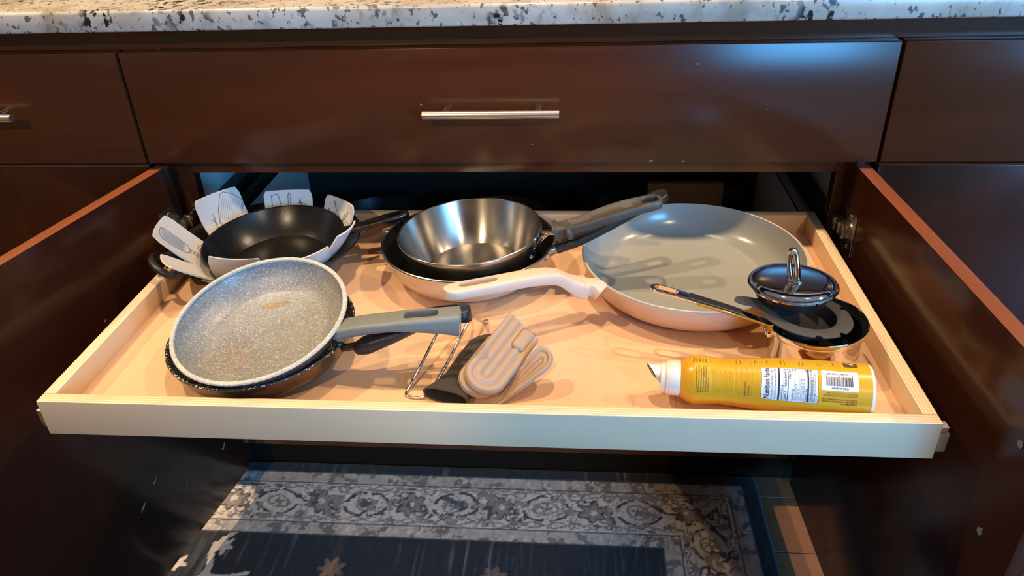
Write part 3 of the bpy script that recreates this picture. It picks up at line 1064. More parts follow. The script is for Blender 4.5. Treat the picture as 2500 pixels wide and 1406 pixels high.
# forked wire bracket from rim to handle
for dy in (-.006, .006):
    g.tube([Vector(p) for p in spline([(.0540, -.1225+dy, .600), (.0605, -.1235+dy, .604), (.066, -.126+dy*.8, .616), (.078, -.130+dy*.5, .6285), (.092, -.1345+dy*.3, .632)], 24)], .0024, 10)
g.box((.068, -.1345, .6265), (.094, -.1255, .6320), .001)
for dz in (0, .012):
    rivet(g, (.0565, -.1225+.004, .592+dz), (1, -.3, -.1), .0048, .003)
    rivet(g, (.0545, -.1225-.010, .590+dz), (1, -.3, -.1), .0048, .003)
wpart(g, 'bracket', [M['chrome']], t)
g = G()
hp = [(.0875, -.1365, .6325), (.100, -.1375, .6375), (.120, -.1375, .6440), (.150, -.1345, .6545), (.180, -.130, .6630), (.210, -.126, .6690), (.224, -.124, .6705)]
bar(g, hp, lerp((0, .0145), (.03, .0145), (.06, .0110), (.22, .0120), (.55, .0165), (.85, .0150), (1, .012)), lerp((0, .027), (.03, .027), (.07, .019), (.3, .017), (.8, .0155), (1, .012)),
    upv=(-.15, -.1, 1), hole=(.76, .93, .0068), groove=lerp((0, 0), (.12, 0), (.25, .005), (.70, .006), (.78, .002), (1, 0)), roundend=.08, n=150, k=13, vee=.25)
for sg in (1, -1):      # thumb guards
    c = Vector((.104, -.1375+sg*.0135, .638))
    T2 = tilt(c, -.3, 0)
    g.lathe([(0, .0065), (.003, .006), (.0048, .003), (.0052, 0), (.0048, -.006), (.003, -.009), (0, -.010)], T2, 16)
wpart(g, 'handle', [M['phenolic']], t)

# -- large cream pan, right
RC = Vector((.270, -.1207, ZP+.0026))
T = tilt(RC, -.007, -.020)
t = thing('cream_pan', 'large cream frying pan with grey ceramic inside and long cream handle', 'pan', RC)
g = G().lathe(pan_prof(.112, .1480, .0485, .0032, .005, (.82, .14)), T, 128)
wpart(g, 'body', [M['cream_paint'], M['ceramic_grey'], M['ceramic_rim']], t, label='cream outside and grey ceramic coating inside')
g = G()
T3 = lambda *p: Vector(p)
bar(g, [(.146, -.2135, ZF+.0405), (.138, -.2095, ZF+.0455), (.124, -.2085, ZF+.0465)], lerp((0, .0120), (1, .0105)), lerp((0, .019), (1, .018)), ex=.4, n=14)
wpart(g, 'socket', [M['cream_handle']], t)
g = G()
bar(g, [(.1265, -.2060, ZF+.0450), (.118, -.2085, ZF+.0460), (.106, -.2130, ZF+.0540), (.088, -.2215, ZF+.0680), (.060, -.2360, ZF+.0745), (.010, -.2590, ZF+.0765), (-.0405, -.2835, ZF+.0790)],
    lerp((0, .0150), (.15, .0150), (.45, .0125), (1, .0130)), lerp((0, .021), (.10, .025), (.4, .0165), (1, .0140)), ex=.45, hole=(.80, .945, .0052), roundend=.05, n=170, k=11)
wpart(g, 'handle', [M['cream_handle']], t)

# -- small steel saucepan, insert and lid
PC = Vector((.3895, -.2900, ZP+.0026))
T = tilt(PC, -.05, .012)
t = thing('small_saucepan', 'small polished saucepan with black inside behind the yellow spray can', 'saucepan', PC)
d_ = .0520
prof = [(0, .001, 0), (.046, .001, 0), (.0495, .003, 0), (.0510, .008, 0), (.0510, .038, 0), (.0518, .0425, 0), (.0545, .0435, 0), (.0560, .0460, 0), (.0562, d_-.001, 0), (.0555, d_, 0), (.0545, d_-.0005, 1), (.0535, .048, 1), (.0500, .043, 1), (.0492, .008, 1), (.046, .0045, 1), (0, .004, 1)]
g = G().lathe(prof, T, 96)
wpart(g, 'body', [M['chrome'], M['nonstick_black']], t, label='mirror polished outside, black coating inside')
g = G()
hp = [(.3345, -.3015, ZF+.0555), (.3240, -.3010, ZF+.0585), (.306, -.299, ZF+.0640), (.285, -.2955, ZF+.0700), (.255, -.2885, ZF+.0765), (.2255, -.2800, ZF+.0820), (.2000, -.2725, ZF+.0850)]
bar(g, hp, lerp((0, .0075), (.2, .0065), (.4, .0074), (1, .0080)), lerp((0, .004), (1, .0045)), hole=(.80, .97, .0048), ex=.4, roundend=.05, n=150)
wpart(g, 'handle', [M['chrome']], t, label='chrome handle with a slot at the tip')
g = G()
sp_ = spline(hp, 80)
seg = [tuple(sp_[i]+np.array((0, 0, .0012))) for i in range(30, 62, 4)]
bar(g, seg, lerp((0, .0064), (1, .0069)), lerp((0, .0050), (1, .0050)), ex=.4, n=30)
wpart(g, 'grip', [M['black_plastic']], t, label='black grip')
g = G()
g.box((.3300, -.3085, ZF+.041), (.3360, -.2955, ZF+.058), .0012)
for yy in (-.305, -.299):
    rivet(g, (.3300, yy, ZF+.046), (-1, -.2, 0), .0032, .0022)
wpart(g, 'bracket', [M['chrome']], t)

IC = Vector((.3755, -.2835, .6050))
T = tilt(IC, .105, .02)
t = thing('steamer_insert', 'dark grey notched round insert with tab handle leaning in the small saucepan', 'insert', IC)
nseg = 144
prof_in = [(0, -.019), (.026, -.0185), (.0320, -.015), (.0345, -.003), (.0355, 0)]
g = G()
rows = []
outer = []
for j in range(nseg):
    a = 2*PI*j/nseg
    r = .0525
    for na, nw in ((.35, .07), (5.35, .07), (4.75, .07), (1.8, .07)):
        dlt = abs((a-na+PI) % (2*PI)-PI)
        if dlt < nw: r = .0475
    outer.append(r)
def ringv(rf, z):
    return [T @ Vector((rf(j)*math.cos(2*PI*j/nseg), rf(j)*math.sin(2*PI*j/nseg), z)) for j in range(nseg)]
lv = [ringv(lambda j, r=r: max(r, .0005), z) for r, z in prof_in]
lv += [ringv(lambda j: outer[j]-.0008, .0004), ringv(lambda j: outer[j], 0), ringv(lambda j: outer[j]-.0004, -.0016), ringv(lambda j: .0360, -.0020), ringv(lambda j: .0335, -.0165), ringv(lambda j: .0270, -.0203), ringv(lambda j: .0005, -.0205)]
V = [v for r in lv for v in r]
F = []
for i in range(len(lv)-1):
    F += [(i*nseg+j, i*nseg+(j+1) % nseg, (i+1)*nseg+(j+1) % nseg, (i+1)*nseg+j) for j in range(nseg)]
g.add(V, F)
wpart(g, 'tray', [M['insert_grey']], t)
g = G()
bar(g, [TP(T, -.050, .0100, -.0005), TP(T, -.060, .0120, .0), TP(T, -.078, .0140, .0)], lerp((0, .0105), (1, .0085)), lerp((0, .002), (1, .002)), ex=.3, roundend=.3, n=24)
wpart(g, 'tab_handle', [M['insert_grey']], t)

LC = Vector((.364, -.2590, .6290))
T = tilt(LC, -.010, .035)
t = thing('chrome_lid', 'small mirror chrome lid with looped handle perched on the dark insert', 'lid', LC)
g = G().lathe([(0, -.0005, 0), (.036, -.0010, 0), (.0385, -.0021, 1), (.0388, -.0165, 1), (.0396, -.0165, 1), (.0400, -.0030, 1), (.0485, -.0032, 0), (.0500, -.0018, 0), (.0503, 0, 0), (.0490, .0016, 0), (.0472, .0021, 0), (.0455, .0018, 0), (.0440, .0029, 0), (.0425, .0041, 0), (.0400, .0048, 0), (.036, .0056, 0), (.02, .0066, 0), (0, .0070, 0)], T, 96)
wpart(g, 'disc', [M['chrome'], M['nonstick_black']], t, 28)  # collar coloured black to stand for the shade under the chrome lid
g = G()
lp = [(-.0035, -.0020, .0065), (-.0050, -.0015, .013), (-.0065, .002, .024), (-.0060, .006, .035), (-.0045, .0045, .0400), (-.0025, -.001, .0385), (-.0005, -.0055, .029), (.0010, -.0075, .018), (.0020, -.0085, .0065)]
pa = [TP(T, *p) for p in spline(lp, 46)]
g.tube(pa, lambda s: .0028+.0010*abs(math.cos(s*PI*2))+(.0008 if s < .06 or s > .94 else 0), 12)
for q in (lp[0], lp[-1]):
    g.lathe([(.0062, -.0008, 0), (.0062, .0008, 0), (.0045, .0022, 0), (0, .0024, 0)], T @ Matrix.Translation((q[0], q[1], q[2])), 18)
wpart(g, 'loop_handle', [M['chrome']], t)

# ------------------------------------------------------------------ wire stand, sleeve, mitts
t = thing('wire_stand', 'bent steel wire stand reaching under the pan handles beside the black sleeve', 'stand', (-.05, -.33, ZF))
g = G()
z0 = ZF+.0019
wr = [(-.0205, -.2205, z0+.001), (-.0285, -.245, ZF+.022), (-.0400, -.268, ZF+.0395), (-.0440, -.278, ZF+.0400), (-.0505, -.300, ZF+.032), (-.0640, -.339, ZF+.0145), (-.0735, -.3665, z0+.002), (-.0755, -.3735, z0), (-.0735, -.3785, z0), (-.068, -.3805, z0), (-.060, -.3815, z0), (-.0545, -.3800, z0), (-.0515, -.3760, z0), (-.0460, -.3650, z0+.002), (-.0330, -.333, ZF+.0165), (-.0190, -.2985, ZF+.034), (-.0130, -.2800, ZF+.0415), (-.0105, -.2735, ZF+.0410), (-.0060, -.252, ZF+.022), (-.0020, -.2290, z0+.001)]
g.tube([Vector(p) for p in spline(wr, 150)], .0017, 10)
wpart(g, 'wire', [M['steel']], t, 60)
g = G().cyl((-.0030, -.2335, z0+.005), (.0005, -.2235, z0+.0008), .0026, 14)
wpart(g, 'crimp', [M['steel']], t)

# black silicone sleeve, open at the near end
SB = Vector((-.028, -.389, ZF+.0105))
t = thing('silicone_sleeve', 'black silicone handle sleeve with open flared end next to the beige mitts', 'handle sleeve', (-.02, -.33, ZF))
ax_ = Vector((.0415, .130, 0)).normalized()
sd_ = Vector((ax_.y, -ax_.x, 0))
Ls = .139
g = G()
n, k = 40, 28
def sl_w(s): return float(np.interp(s, [0, .06, .16, .30, .55, .80, .9, .96, 1], [.0275, .0258, .0215, .0198, .0222, .0222, .0180, .0120, .003]))
def sl_h(s): return float(np.interp(s, [0, .1, .3, .6, .85, 1], [.0098, .0085, .0068, .0058, .005, .0025]))
rowsO, rowsI = [], []
for i in range(n):
    s = i/(n-1)
    c = Vector((SB.x, SB.y, ZF))+ax_*Ls*s
    h, w_ = sl_h(s), sl_w(s)
    for rows_, off in ((rowsO, 0), (rowsI, .0020)):
        r = []
        for j in range(k):
            a = 2*PI*j/k
            cx, cz = math.cos(a), math.sin(a)
            x = max(w_-off, .0008)*math.copysign(abs(cx)**.75, cx)
            z = max(h-off, .0004)*math.copysign(abs(cz)**.75, cz)
            r.append(c+sd_*x+Vector((0, 0, h+.0004+z)))
        rows_.append(r)
nd = int(n*.8)
V = [v for r in rowsO for v in r]+[v for r in rowsI[:nd] for v in r]
F = []
for i in range(n-1):
    F += [(i*k+j, i*k+(j+1) % k, (i+1)*k+(j+1) % k, (i+1)*k+j) for j in range(k)]
o_ = n*k
for i in range(nd-1):
    F += [(o_+i*k+j, o_+(i+1)*k+j, o_+(i+1)*k+(j+1) % k, o_+i*k+(j+1) % k) for j in range(k)]
F += [(j, o_+j, o_+(j+1) % k, (j+1) % k) for j in range(k)]
F += [tuple(range((n-1)*k, n*k)), tuple(range(o_+(nd-1)*k, o_+nd*k))]
g.add(V, F)
wpart(g, 'sleeve', [M['silicone_black']], t, 50)
g = G()
cc = Vector((SB.x, SB.y, 0))+ax_*Ls*.70
def ztop(p):
    s = (Vector((p.x, p.y, 0))-Vector((SB.x, SB.y, 0))).dot(ax_)/Ls
    x = (Vector((p.x, p.y, 0))-Vector((SB.x, SB.y, 0))).dot(sd_)
    h, w_ = sl_h(s), sl_w(s)
    q = min(.98, abs(x)/w_)
    c_ = q**(1/.75)
    return ZF+h+.0004+h*(math.sqrt(1-c_*c_))**.75
rp = []
for i in range(40):
    a = 2*PI*i/40
    p = cc+ax_*.0155*math.sin(a)+sd_*.0135*math.cos(a)
    p.z = ztop(p)+.0001
    rp.append(p)
g.tube(rp, .0005, 6, closed=True)
wpart(g, 'embossed_ring', [M['silicone_black']], t)

def mitt_mesh(L, w, flat, ribs, shape, base=.0022, ribh=.0042, nn=46, kk=22):
    """U-ribbed pocket: stadium outline, ribs concentric with the round end. shape(x along, y across, z) -> world."""
    out = []
    path = []
    straight = L-w
    m1 = int(nn*.38)
    for i in range(m1): path.append((L-straight*i/m1, w, (0, 1)))
    m2 = nn-2*m1
    for i in range(m2+1):
        a = PI/2+PI*i/m2
        path.append((w+w*math.cos(a), w*math.sin(a), (math.cos(a), math.sin(a))))
    for i in range(1, m1+1): path.append((w+straight*i/m1, -w, (0, -1)))
    V, F = [], []
    K = len(path)
    def zrib(d):
        u = d/w*ribs
        return base+ribh*(abs(math.sin(PI*min(u, ribs)*1.0)))**.55*(1-.25*(d/w))
    for i, (x, y_, nrm) in enumerate(path):
        for j in range(kk):
            d = w*j/(kk-1)
            px, py = x-nrm[0]*d, y_-nrm[1]*d
            zz = zrib(d) if j else 0.0
            if j == 1: zz = max(zz, base)
            V.append(shape(px, py, zz))
    for i in range(K-1):
        for j in range(kk-1):
            F.append((i*kk+j, i*kk+j+1, (i+1)*kk+j+1, (i+1)*kk+j))
    o = len(V)
    for i, (x, y_, nrm) in enumerate(path):
        for j in (0, 1):
            d = w*j*.999
            V.append(shape(x-nrm[0]*d, y_-nrm[1]*d, -.0006))
    for i in range(K-1):
        F.append((o+2*i, o+2*i+2, o+2*i+3, o+2*i+1))
        F.append((i*kk, (i+1)*kk, o+2*(i+1), o+2*i))
    for i in (0, K-1):
        F.append(tuple(i*kk+j for j in range(kk))+(o+2*i+1, o+2*i))
    return V, F
# mitt A, propped on the sleeve's right edge
t = thing('silicone_mitt', 'ribbed beige silicone pinch mitt leaning on the black sleeve', 'oven mitt', (.02, -.34, ZF))
a0 = Vector((.0045, -.3910, ZF+.0185))
axA = Vector((.052, .109, .0185)).normalized()
sdA = Vector((-.92, .40, .42)).normalized()
sdA = (sdA-sdA.dot(axA)*axA).normalized()
upA = axA.cross(sdA)
if upA.z < 0: upA = -upA
def shA(x, y_, z):
    # top corner cut slanting: right side is shorter
    if x > .06:
        x = .06+(x-.06)*(1.0+.13*(y_/.0245))
    p = a0+axA*x+sdA*y_+upA*(z+.005)
    p.z = max(p.z, ZF+.0008)
    return p
V, F = mitt_mesh(.110, .0245, 0, 2.5, shA)
g = G().add(V, F)
wpart(g, 'ribbed_panel', [M['silicone_beige']], t, 50)
g = G()
TA = Matrix((axA, sdA, upA)).transposed().to_4x4()
TA.translation = a0
g.box((.074, -.0190, .006), (.107, -.0010, .0135), .0050, T=TA, seg=4)
wpart(g, 'raised_pad', [M['silicone_beige']], t, 60)
g = G()
def shA2(x, y_, z):
    p = a0+axA*(x-.002)+sdA*(y_+.0050)+upA*(z-.0055)
    p.z = max(p.z, ZF+.0006)
    return p
V, F = mitt_mesh(.080, .0235, 0, 1.0, shA2, base=.003, ribh=.002)
g.add(V, F)
wpart(g, 'back_panel', [M['silicone_beige']], t, 50)

# mitt B, curling up to the right
t = thing('silicone_mitt', 'beige silicone pinch mitt curling up with its open side to the right', 'oven mitt', (.055, -.36, ZF))
bw, bL = .0175, .086
BCx = spline([(.0880, -.3440, .0400), (.0725, -.3547, .0320), (.0580, -.3630, .0200), (.0450, -.3700, .0100), (.0340, -.3800, .0045)], 40)
BEx = spline([(.0060, -.0160, -.0040), (.0030, -.0160, -.0050), (-.0010, -.0160, -.0050), (-.0040, -.0150, -.0045), (-.0070, -.0140, -.0025)], 40)
def shB(x, y_, z):
    q = min(max(x/bL, 0), 1)*39
    i = min(int(q), 38)
    f = q-i
    c = Vector(BCx[i]*(1-f)+BCx[i+1]*f)
    e = Vector(BEx[i]*(1-f)+BEx[i+1]*f).normalized()
    tn = Vector(BCx[i+1]-BCx[i]).normalized()
    nn = e.cross(tn)
    if nn.z < 0: nn = -nn
    sag = .0045*(1-(y_/bw)**2)
    p = c+e*y_+nn*(z+.001-sag)
    return Vector((p.x, p.y, ZF+max(p.z, .0012)))
V, F = mitt_mesh(bL, bw, 0, 2.5, shB, base=.0022, ribh=.0036)
g = G().add(V, F)
wpart(g, 'ribbed_panel', [M['silicone_beige']], t, 50)

# ------------------------------------------------------------------ cooking spray can
CA = Vector((.418, -.3893, ZF+.0298))
CB = Vector((.240, -.3735, ZF+.0298))
cax = (CB-CA).normalized()
cfr = cax.cross(Vector((0, 0, 1))).normalized()
if cfr.y > 0: cfr = -cfr
cup = cfr.cross(cax)
if cup.z < 0: cup = -cup
can = thing('spray_can', 'yellow cooking spray can lying on its side along the tray front', 'spray can', (CA+CB)/2-Vector((0, 0, .0298)))
PROF = [(-.0006, .0265), (.0, .0282), (.0014, .0291), (.0028, .0295), (.0045, .0295), (.012, .0295), (.03, .0295), (.06, .0295), (.085, .0293), (.100, .0285), (.118, .0268), (.135, .0254), (.150, .0248), (.162, .0252), (.172, .0263), (.178, .0264), (.184, .0240), (.189, .0208), (.1925, .0180)]
pxs, prs = [a for a, _ in PROF], [b for _, b in PROF]
def crad(u): return float(np.interp(u, pxs, prs))
def cpt(u, th_deg, off=0.0):
    th_ = math.radians(th_deg)
    return CA+cax*u+(cfr*math.cos(th_)+cup*math.sin(th_))*(crad(u)+off)
def canlathe(pr, name, mats, mi=None, n=96, label=None):
    g = G()
    rows_ = []
    for u, r in pr:
        rows_.append([CA+cax*u+(cfr*math.cos(2*PI*j/n)+cup*math.sin(2*PI*j/n))*r for j in range(n)])
    V = [v for r in rows_ for v in r]
    F, Mi = [], []
    for i in range(len(pr)-1):
        F += [(i*n+j, i*n+(j+1) % n, (i+1)*n+(j+1) % n, (i+1)*n+j) for j in range(n)]
        Mi += [mi[i] if mi else 0]*n
    F += [tuple(range(n)), tuple(range((len(pr)-1)*n, len(pr)*n))]
    Mi += [mi[0] if mi else 0, mi[-1] if mi else 0]
    g.add(V, F, Mi)
    return wpart(g, name, mats, can, 40, label)
pr = [tuple(x) for x in spline(PROF, 90)]
canlathe(pr, 'body', [M['can_yellow'], M['can_white']], mi=[1 if p[0] < .0030 else 0 for p in pr])
canlathe([(.1915, .0178), (.1920, .0188), (.2040, .0186), (.2050, .0178), (.2062, .0176), (.2066, .0160), (.212, .0150)], 'cap_ring', [M['cap_white']])
# slanted spout of the cap
g = G()
n = 40
rows_ = []
for i in range(12):
    s = i/11
    u = .206+.0155*s
    r = .0162*(1-s)**1.5+.0090*(1-(1-s)**1.5)
    bend = .0068*s**1.5
    rows_.append([CA+cax*(u+.0055*s*(.75*math.sin(2*PI*j/n)-.8*math.cos(2*PI*j/n)))+cup*bend+(cfr*math.cos(2*PI*j/n)+cup*math.sin(2*PI*j/n))*r for j in range(n)])
V = [v for r in rows_ for v in r]
F = []
for i in range(11):
    F += [(i*n+j, i*n+(j+1) % n, (i+1)*n+(j+1) % n, (i+1)*n+j) for j in range(n)]
F += [tuple(range(n)), tuple(range(11*n, 12*n))]
g.add(V, F)
wpart(g, 'spout', [M['cap_white']], can, 40)
g = G()
ctr = CA+cax*.2220+cup*.0068
V = [ctr]+[ctr+cax*.0006+cax*.0055*.85*(.75*math.sin(2*PI*j/24)-.8*math.cos(2*PI*j/24))+(cfr*math.cos(2*PI*j/24)+cup*math.sin(2*PI*j/24))*.0074 for j in range(24)]
g.add(V, [(0, j+1, (j+1) % 24+1) for j in range(24)])
wpart(g, 'spout_opening', [M['nozzle']], can, None)

def patch(u0, u1, t0, t1, off, mat, g, mi=0, nu=8, nt=18):
    V = [cpt(u0+(u1-u0)*i/nu, t0+(t1-t0)*j/nt, off) for i in range(nu+1) for j in range(nt+1)]
    F = [(i*(nt+1)+j, i*(nt+1)+j+1, (i+1)*(nt+1)+j+1, (i+1)*(nt+1)+j) for i in range(nu) for j in range(nt)]
    g.add(V, F, mi)
TXT = {}
def glyphs(s, bold=0.0, res=2):
    key = (s, bold)
    if key in TXT: return TXT[key]
    cu = bpy.data.curves.new('txt', 'FONT')
    cu.body = s
    cu.size = 1.0
    cu.resolution_u = res
    cu.offset = bold
    o = bpy.data.objects.new('txt', cu)
    C.objects.link(o)
    dg = bpy.context.evaluated_depsgraph_get()
    me = o.evaluated_get(dg).to_mesh()
    vs = [v.co.copy() for v in me.vertices]
    fs = [tuple(p.vertices) for p in me.polygons]
    o.evaluated_get(dg).to_mesh_clear()
    bpy.data.objects.remove(o)
    bpy.data.curves.remove(cu)
    wd = max((v.x for v in vs), default=0)
    TXT[key] = (vs, fs, wd)
    return TXT[key]
D2 = 180/PI
def text_up(g, s, u_base, th0, size, mi, bold=0.0, length=None, off=.00035):
    """Lines that read up the side of the can (letter tops toward the cap)."""
    vs, fs, wd = glyphs(s, bold)
    kx = 1.0 if length is None or wd == 0 else (length/D2*crad(u_base))/(wd*size)
    V = [cpt(u_base+v.y*size, th0+v.x*size*kx/crad(u_base)*D2, off) for v in vs]
    g.add(V, fs, mi)
def text_flip(g, s, u0, th, size, mi, bold=0.0, length=None, off=.00035):
    """Upside-down lines that run along the can, starting at u0 (the bottom end) toward the cap."""
    vs, fs, wd = glyphs(s, bold)
    kx = 1.0 if length is None or wd == 0 else length/(wd*size)
    V = [cpt(u0+v.x*size*kx, th-v.y*size/crad(u0)*D2, off) for v in vs]
    g.add(V, fs, mi)

# nutrition panel
g = G()
patch(.0555, .1112, 5.5, 76, .00012, None, g, 1)
patch(.0559, .1108, 6.1, 75.4, .0002, None, g, 0)
text_up(g, 'Nutrition Facts', .1032, 7.5, .0074, 1, .018, 66)
text_up(g, 'Serving Size 2-3 sec. spray (1 ml)', .1000, 7.5, .0031, 2, 0, 61)
text_up(g, 'Servings Per Container Approx. 200', .0966, 7.5, .0031, 2, 0, 65)
patch(.0930, .0948, 7, 74.5, .0003, None, g, 1)
text_up(g, 'Amount Per Serving', .0902, 7.5, .0027, 1, .008, 31)
patch(.0893, .0895, 7, 74.5, .0003, None, g, 2, 1)
text_up(g, 'Calories  0', .0866, 7.5, .0030, 1, .012, 19)
text_up(g, 'Calories from Fat  0', .0866, 36, .0030, 1, .012, 37)
patch(.0847, .0854, 7, 74.5, .0003, None, g, 1, 2)
text_up(g, '% Daily Value*', .0824, 52, .0025, 1, .012, 22)
for i, (a, b, ind, ln) in enumerate((('Total Fat  0g', '0%', 0, 24), ('Saturated Fat  0g', '0%', 2, 33), ('Trans Fat  0g', '', 2, 24), ('Polyunsaturated Fat  0g', '', 2, 44), ('Monounsaturated Fat  0g', '', 2, 43), ('Cholesterol  0mg', '0%', 0, 27), ('Sodium  0mg', '0%', 0, 18), ('Total Carbohydrate  0g', '0%', 0, 45), ('Protein  0g', '', 0, 17))):
    ub = .0796-i*.00262
    text_up(g, a, ub, 7.5+ind, .0025, 1 if ind == 0 else 2, .010 if ind == 0 else 0, ln)
    if b: text_up(g, b, ub, 69.5, .0025, 1, .010, 5)
    patch(ub-.0006, ub-.0005, 7, 74.5, .0003, None, g, 2, 1)
patch(.0552+.0032+.0062, .0552+.0032+.0078, 7, 74.5, .0003, None, g, 1)
for i, (s, ln) in enumerate((('Not a significant source of dietary fiber, sugars,', 62), ('vitamin A, vitamin C, calcium, and iron.', 52), ('*Percent Daily Values are based on a 2,000', 58), ('calorie diet.', 14))):
    text_up(g, s, .0622-i*.00185, 7.5, .0017, 2, .004, ln)
wpart(g, 'nutrition_label', [M['label_white'], M['label_black'], M['ink_grey']], can, None, 'white nutrition facts panel')
# barcode
g = G()
patch(.0168, .0524, 34.5, 76, .00012, None, g, 0)
text_flip(g, '0', .0200, 70.5, .0030, 1)
text_flip(g, '75536', .0240, 70.5, .0030, 1, 0, .0100)
text_flip(g, '04568', .0365, 70.5, .0030, 1, 0, .0100)
text_flip(g, '9', .0492, 70.5, .0030, 1)
rnd = random.Random(11)
u = .0222
while u < .0482:
    wb = rnd.choice((.0003, .0003, .0006, .0009))
    long_ = u < .0230 or abs(u-.0352) < .0006 or u > .0472
    patch(u, u+wb, 44, 67.5 if long_ else 62.5, .0003, None, g, 1, 1, 8)
    u += wb+rnd.choice((.0003, .0004, .0007))
text_flip(g, 'ITEM #2-SPRAY', .0265, 41.5, .0027, 1, .010, .0165)
wpart(g, 'barcode_label', [M['label_white'], M['bar_grey']], can, None, 'white barcode sticker')
# printing in brown ink
g = G()
for s, th_, ln, bd in (('PO BOX 2063, LECANTO, FL 34461', 31.0, .0300, .006), ('PRODUCED BY B.O.V. SOLUTIONS, INC.', 26.6, .0335, .006), ('423-837-7181 / WWW.LODGEMFG.COM', 18.6, .0335, .006), ('PO BOX 380, S. PITTSBURG, TN 37380', 14.2, .0335, .006), ('LODGE MFG. CO.', 9.6, .0165, .022)):
    text_flip(g, s, .0175, th_, .0021, 0, bd, ln)
for i, (s, ln) in enumerate((('Spray evenly and at greatest angle 8-10" from', 64), ('surface. Do not spray on heated surfaces or near', 66), ('open flame or any heat source, or near', 60), ('heating elements. Use with adequate ventilation.', 65), ('If oil collects, wipe the surface of the pan, use', 64), ('caution as surface may be slick.', 34))):
    text_up(g, s, .1755-i*.0024, 6.0+i*.6, .0023, 0, .010, ln)
text_up(g, 'Ingredients: 100% Canola Oil', .1262, 6.2, .0026, 0, .010, 35)
text_up(g, 'Product of the U.S.A.', .1226, 6.2, .0026, 0, .010, 26)
for i in range(5):      # second panel, over the top
    text_up(g, ('Directions', 'for use on', 'cast iron', 'cookware', 'and pans')[i], .1780-i*.0030, 82, .0027, 0, .012, 15)
for u_, s in ((.1345, 'To season'), (.1305, 'cookware'), (.1160, '1. Rinse'), (.1040, '2. Dry'), (.0905, '3. Lightly'), (.0870, 'coat pan'), (.0720, '4. Wipe'), (.0685, 'and store')):
    text_up(g, s, u_, 84, .0026, 0, .012, 15)
text_up(g, 'Caution', .0385, 88, .0026, 0, .012, 14)
wpart(g, 'printed_text', [M['ink_dark']], can, None)['kind'] = 'stuff'
g = G()
for i in range(9):
    text_up(g, 'seasoned cast iron cookware lasts for generations, rinse and dry'[:52-(i*5) % 17], .1585-i*.0024, 7.5+i*.3, .0021, 0, 0, 62-(i*7) % 15)
for i in range(7):
    text_up(g, 'apply a light coat of oil after every use and wipe clean it'[:50-(i*7) % 19], .1352-i*.0026+.0, 7.5, .0021, 0, 0, 66-(i*9) % 18)
for i in range(4):
    text_up(g, 'store in a cool dry place away from heat', .1195-i*.0024, 8, .0021, 0, 0, 40-(i % 2)*6)
for i in range(13):
    text_up(g, 'wash with a nylon', .1620-i*.00215, 83, .0019, 0, 0, 17)
for u_ in (.1275, .1250, .1225, .1200, .1135, .1110, .1085, .1010, .0985, .0960, .0935, .0840, .0815, .0790, .0765, .0655, .0630, .0605, .0360, .0338, .0316):
    text_up(g, 'oil and heat', u_, 85, .0019, 0, 0, 16)
wpart(g, 'faint_text', [M['ink_faint']], can, None, 'small gold print')['kind'] = 'stuff'
g = G()
patch(.0152, .0290, 89.5, 108, .0002, None, g, 0, 8, 8)
V = [cpt(.0270, 106, .0004), cpt(.0205, 97, .0004), cpt(.0185, 100, .0004), cpt(.0225, 103, .0004)]
g.add(V, [(0, 1, 2, 3)], 1)
wpart(g, 'emblem', [M['can_brown'], M['can_white']], can, None, 'dark brown emblem near the rim')
g = G()
rr = [cpt(.047+.009*math.cos(2*PI*i/32), 94+5*math.sin(2*PI*i/32), .0003) for i in range(32)]
g.tube(rr, .0002, 5, closed=True)
wpart(g, 'outlined_oval', [M['ink_faint']], can, None)

# ------------------------------------------------------------------ dark cookware on the shelf inside
SH = .3346
LDC = Vector((.165, .44, SH))
t = thing('black_pot_lid', 'glossy black domed pot lid with round knob in the dark cabinet behind', 'lid', LDC)
g = G().lathe([(0, .050), (.02, .0495), (.05, .046), (.08, .037), (.098, .024), (.105, .012), (.106, .002), (.104, 0), (.102, .010), (.09, .028), (.05, .043), (0, .047)], Matrix.Translation(LDC), 64)
wpart(g, 'dome', [M['lid_glass']], t, 40)
g = G().lathe([(.008, .049), (.009, .062), (.017, .070), (.022, .080), (.022, .092), (.016, .100), (0, .102)], Matrix.Translation(LDC), 32)
wpart(g, 'knob', [M['black_plastic']], t)
KC = Vector((-.31, .42, SH))
t = thing('black_pan', 'black frying pan with shiny handle screw in the dark cabinet behind the skillet', 'pan', KC)
g = G().lathe(pan_prof(.085, .118, .05, .003, .004, mo=0, mi=0, mr=0), Matrix.Translation(KC), 64)
wpart(g, 'body', [M['nonstick_black']], t)
g = G()
bar(g, [(-.292, .306, SH+.044), (-.300, .28, SH+.055), (-.318, .22, SH+.075), (-.335, .16, SH+.085)], lerp((0, .012), (1, .014)), lerp((0, .010), (1, .012)), roundend=.1)
wpart(g, 'handle', [M['black_plastic']], t)
g = G()
rivet(g, (-.294, .305, SH+.050), (0, -1, .6), .006, .004)
wpart(g, 'screw', [M['chrome']], t)
BCN = Vector((-.05, .42, SH))
t = thing('bronze_pan', 'brown pan standing in the dark cabinet behind the steel pan', 'pan', BCN)
g = G().lathe(pan_prof(.08, .108, .056, .003, .004, mo=0, mi=0, mr=0), Matrix.Translation(BCN), 64)
wpart(g, 'body', [M['lid_brown']], t)

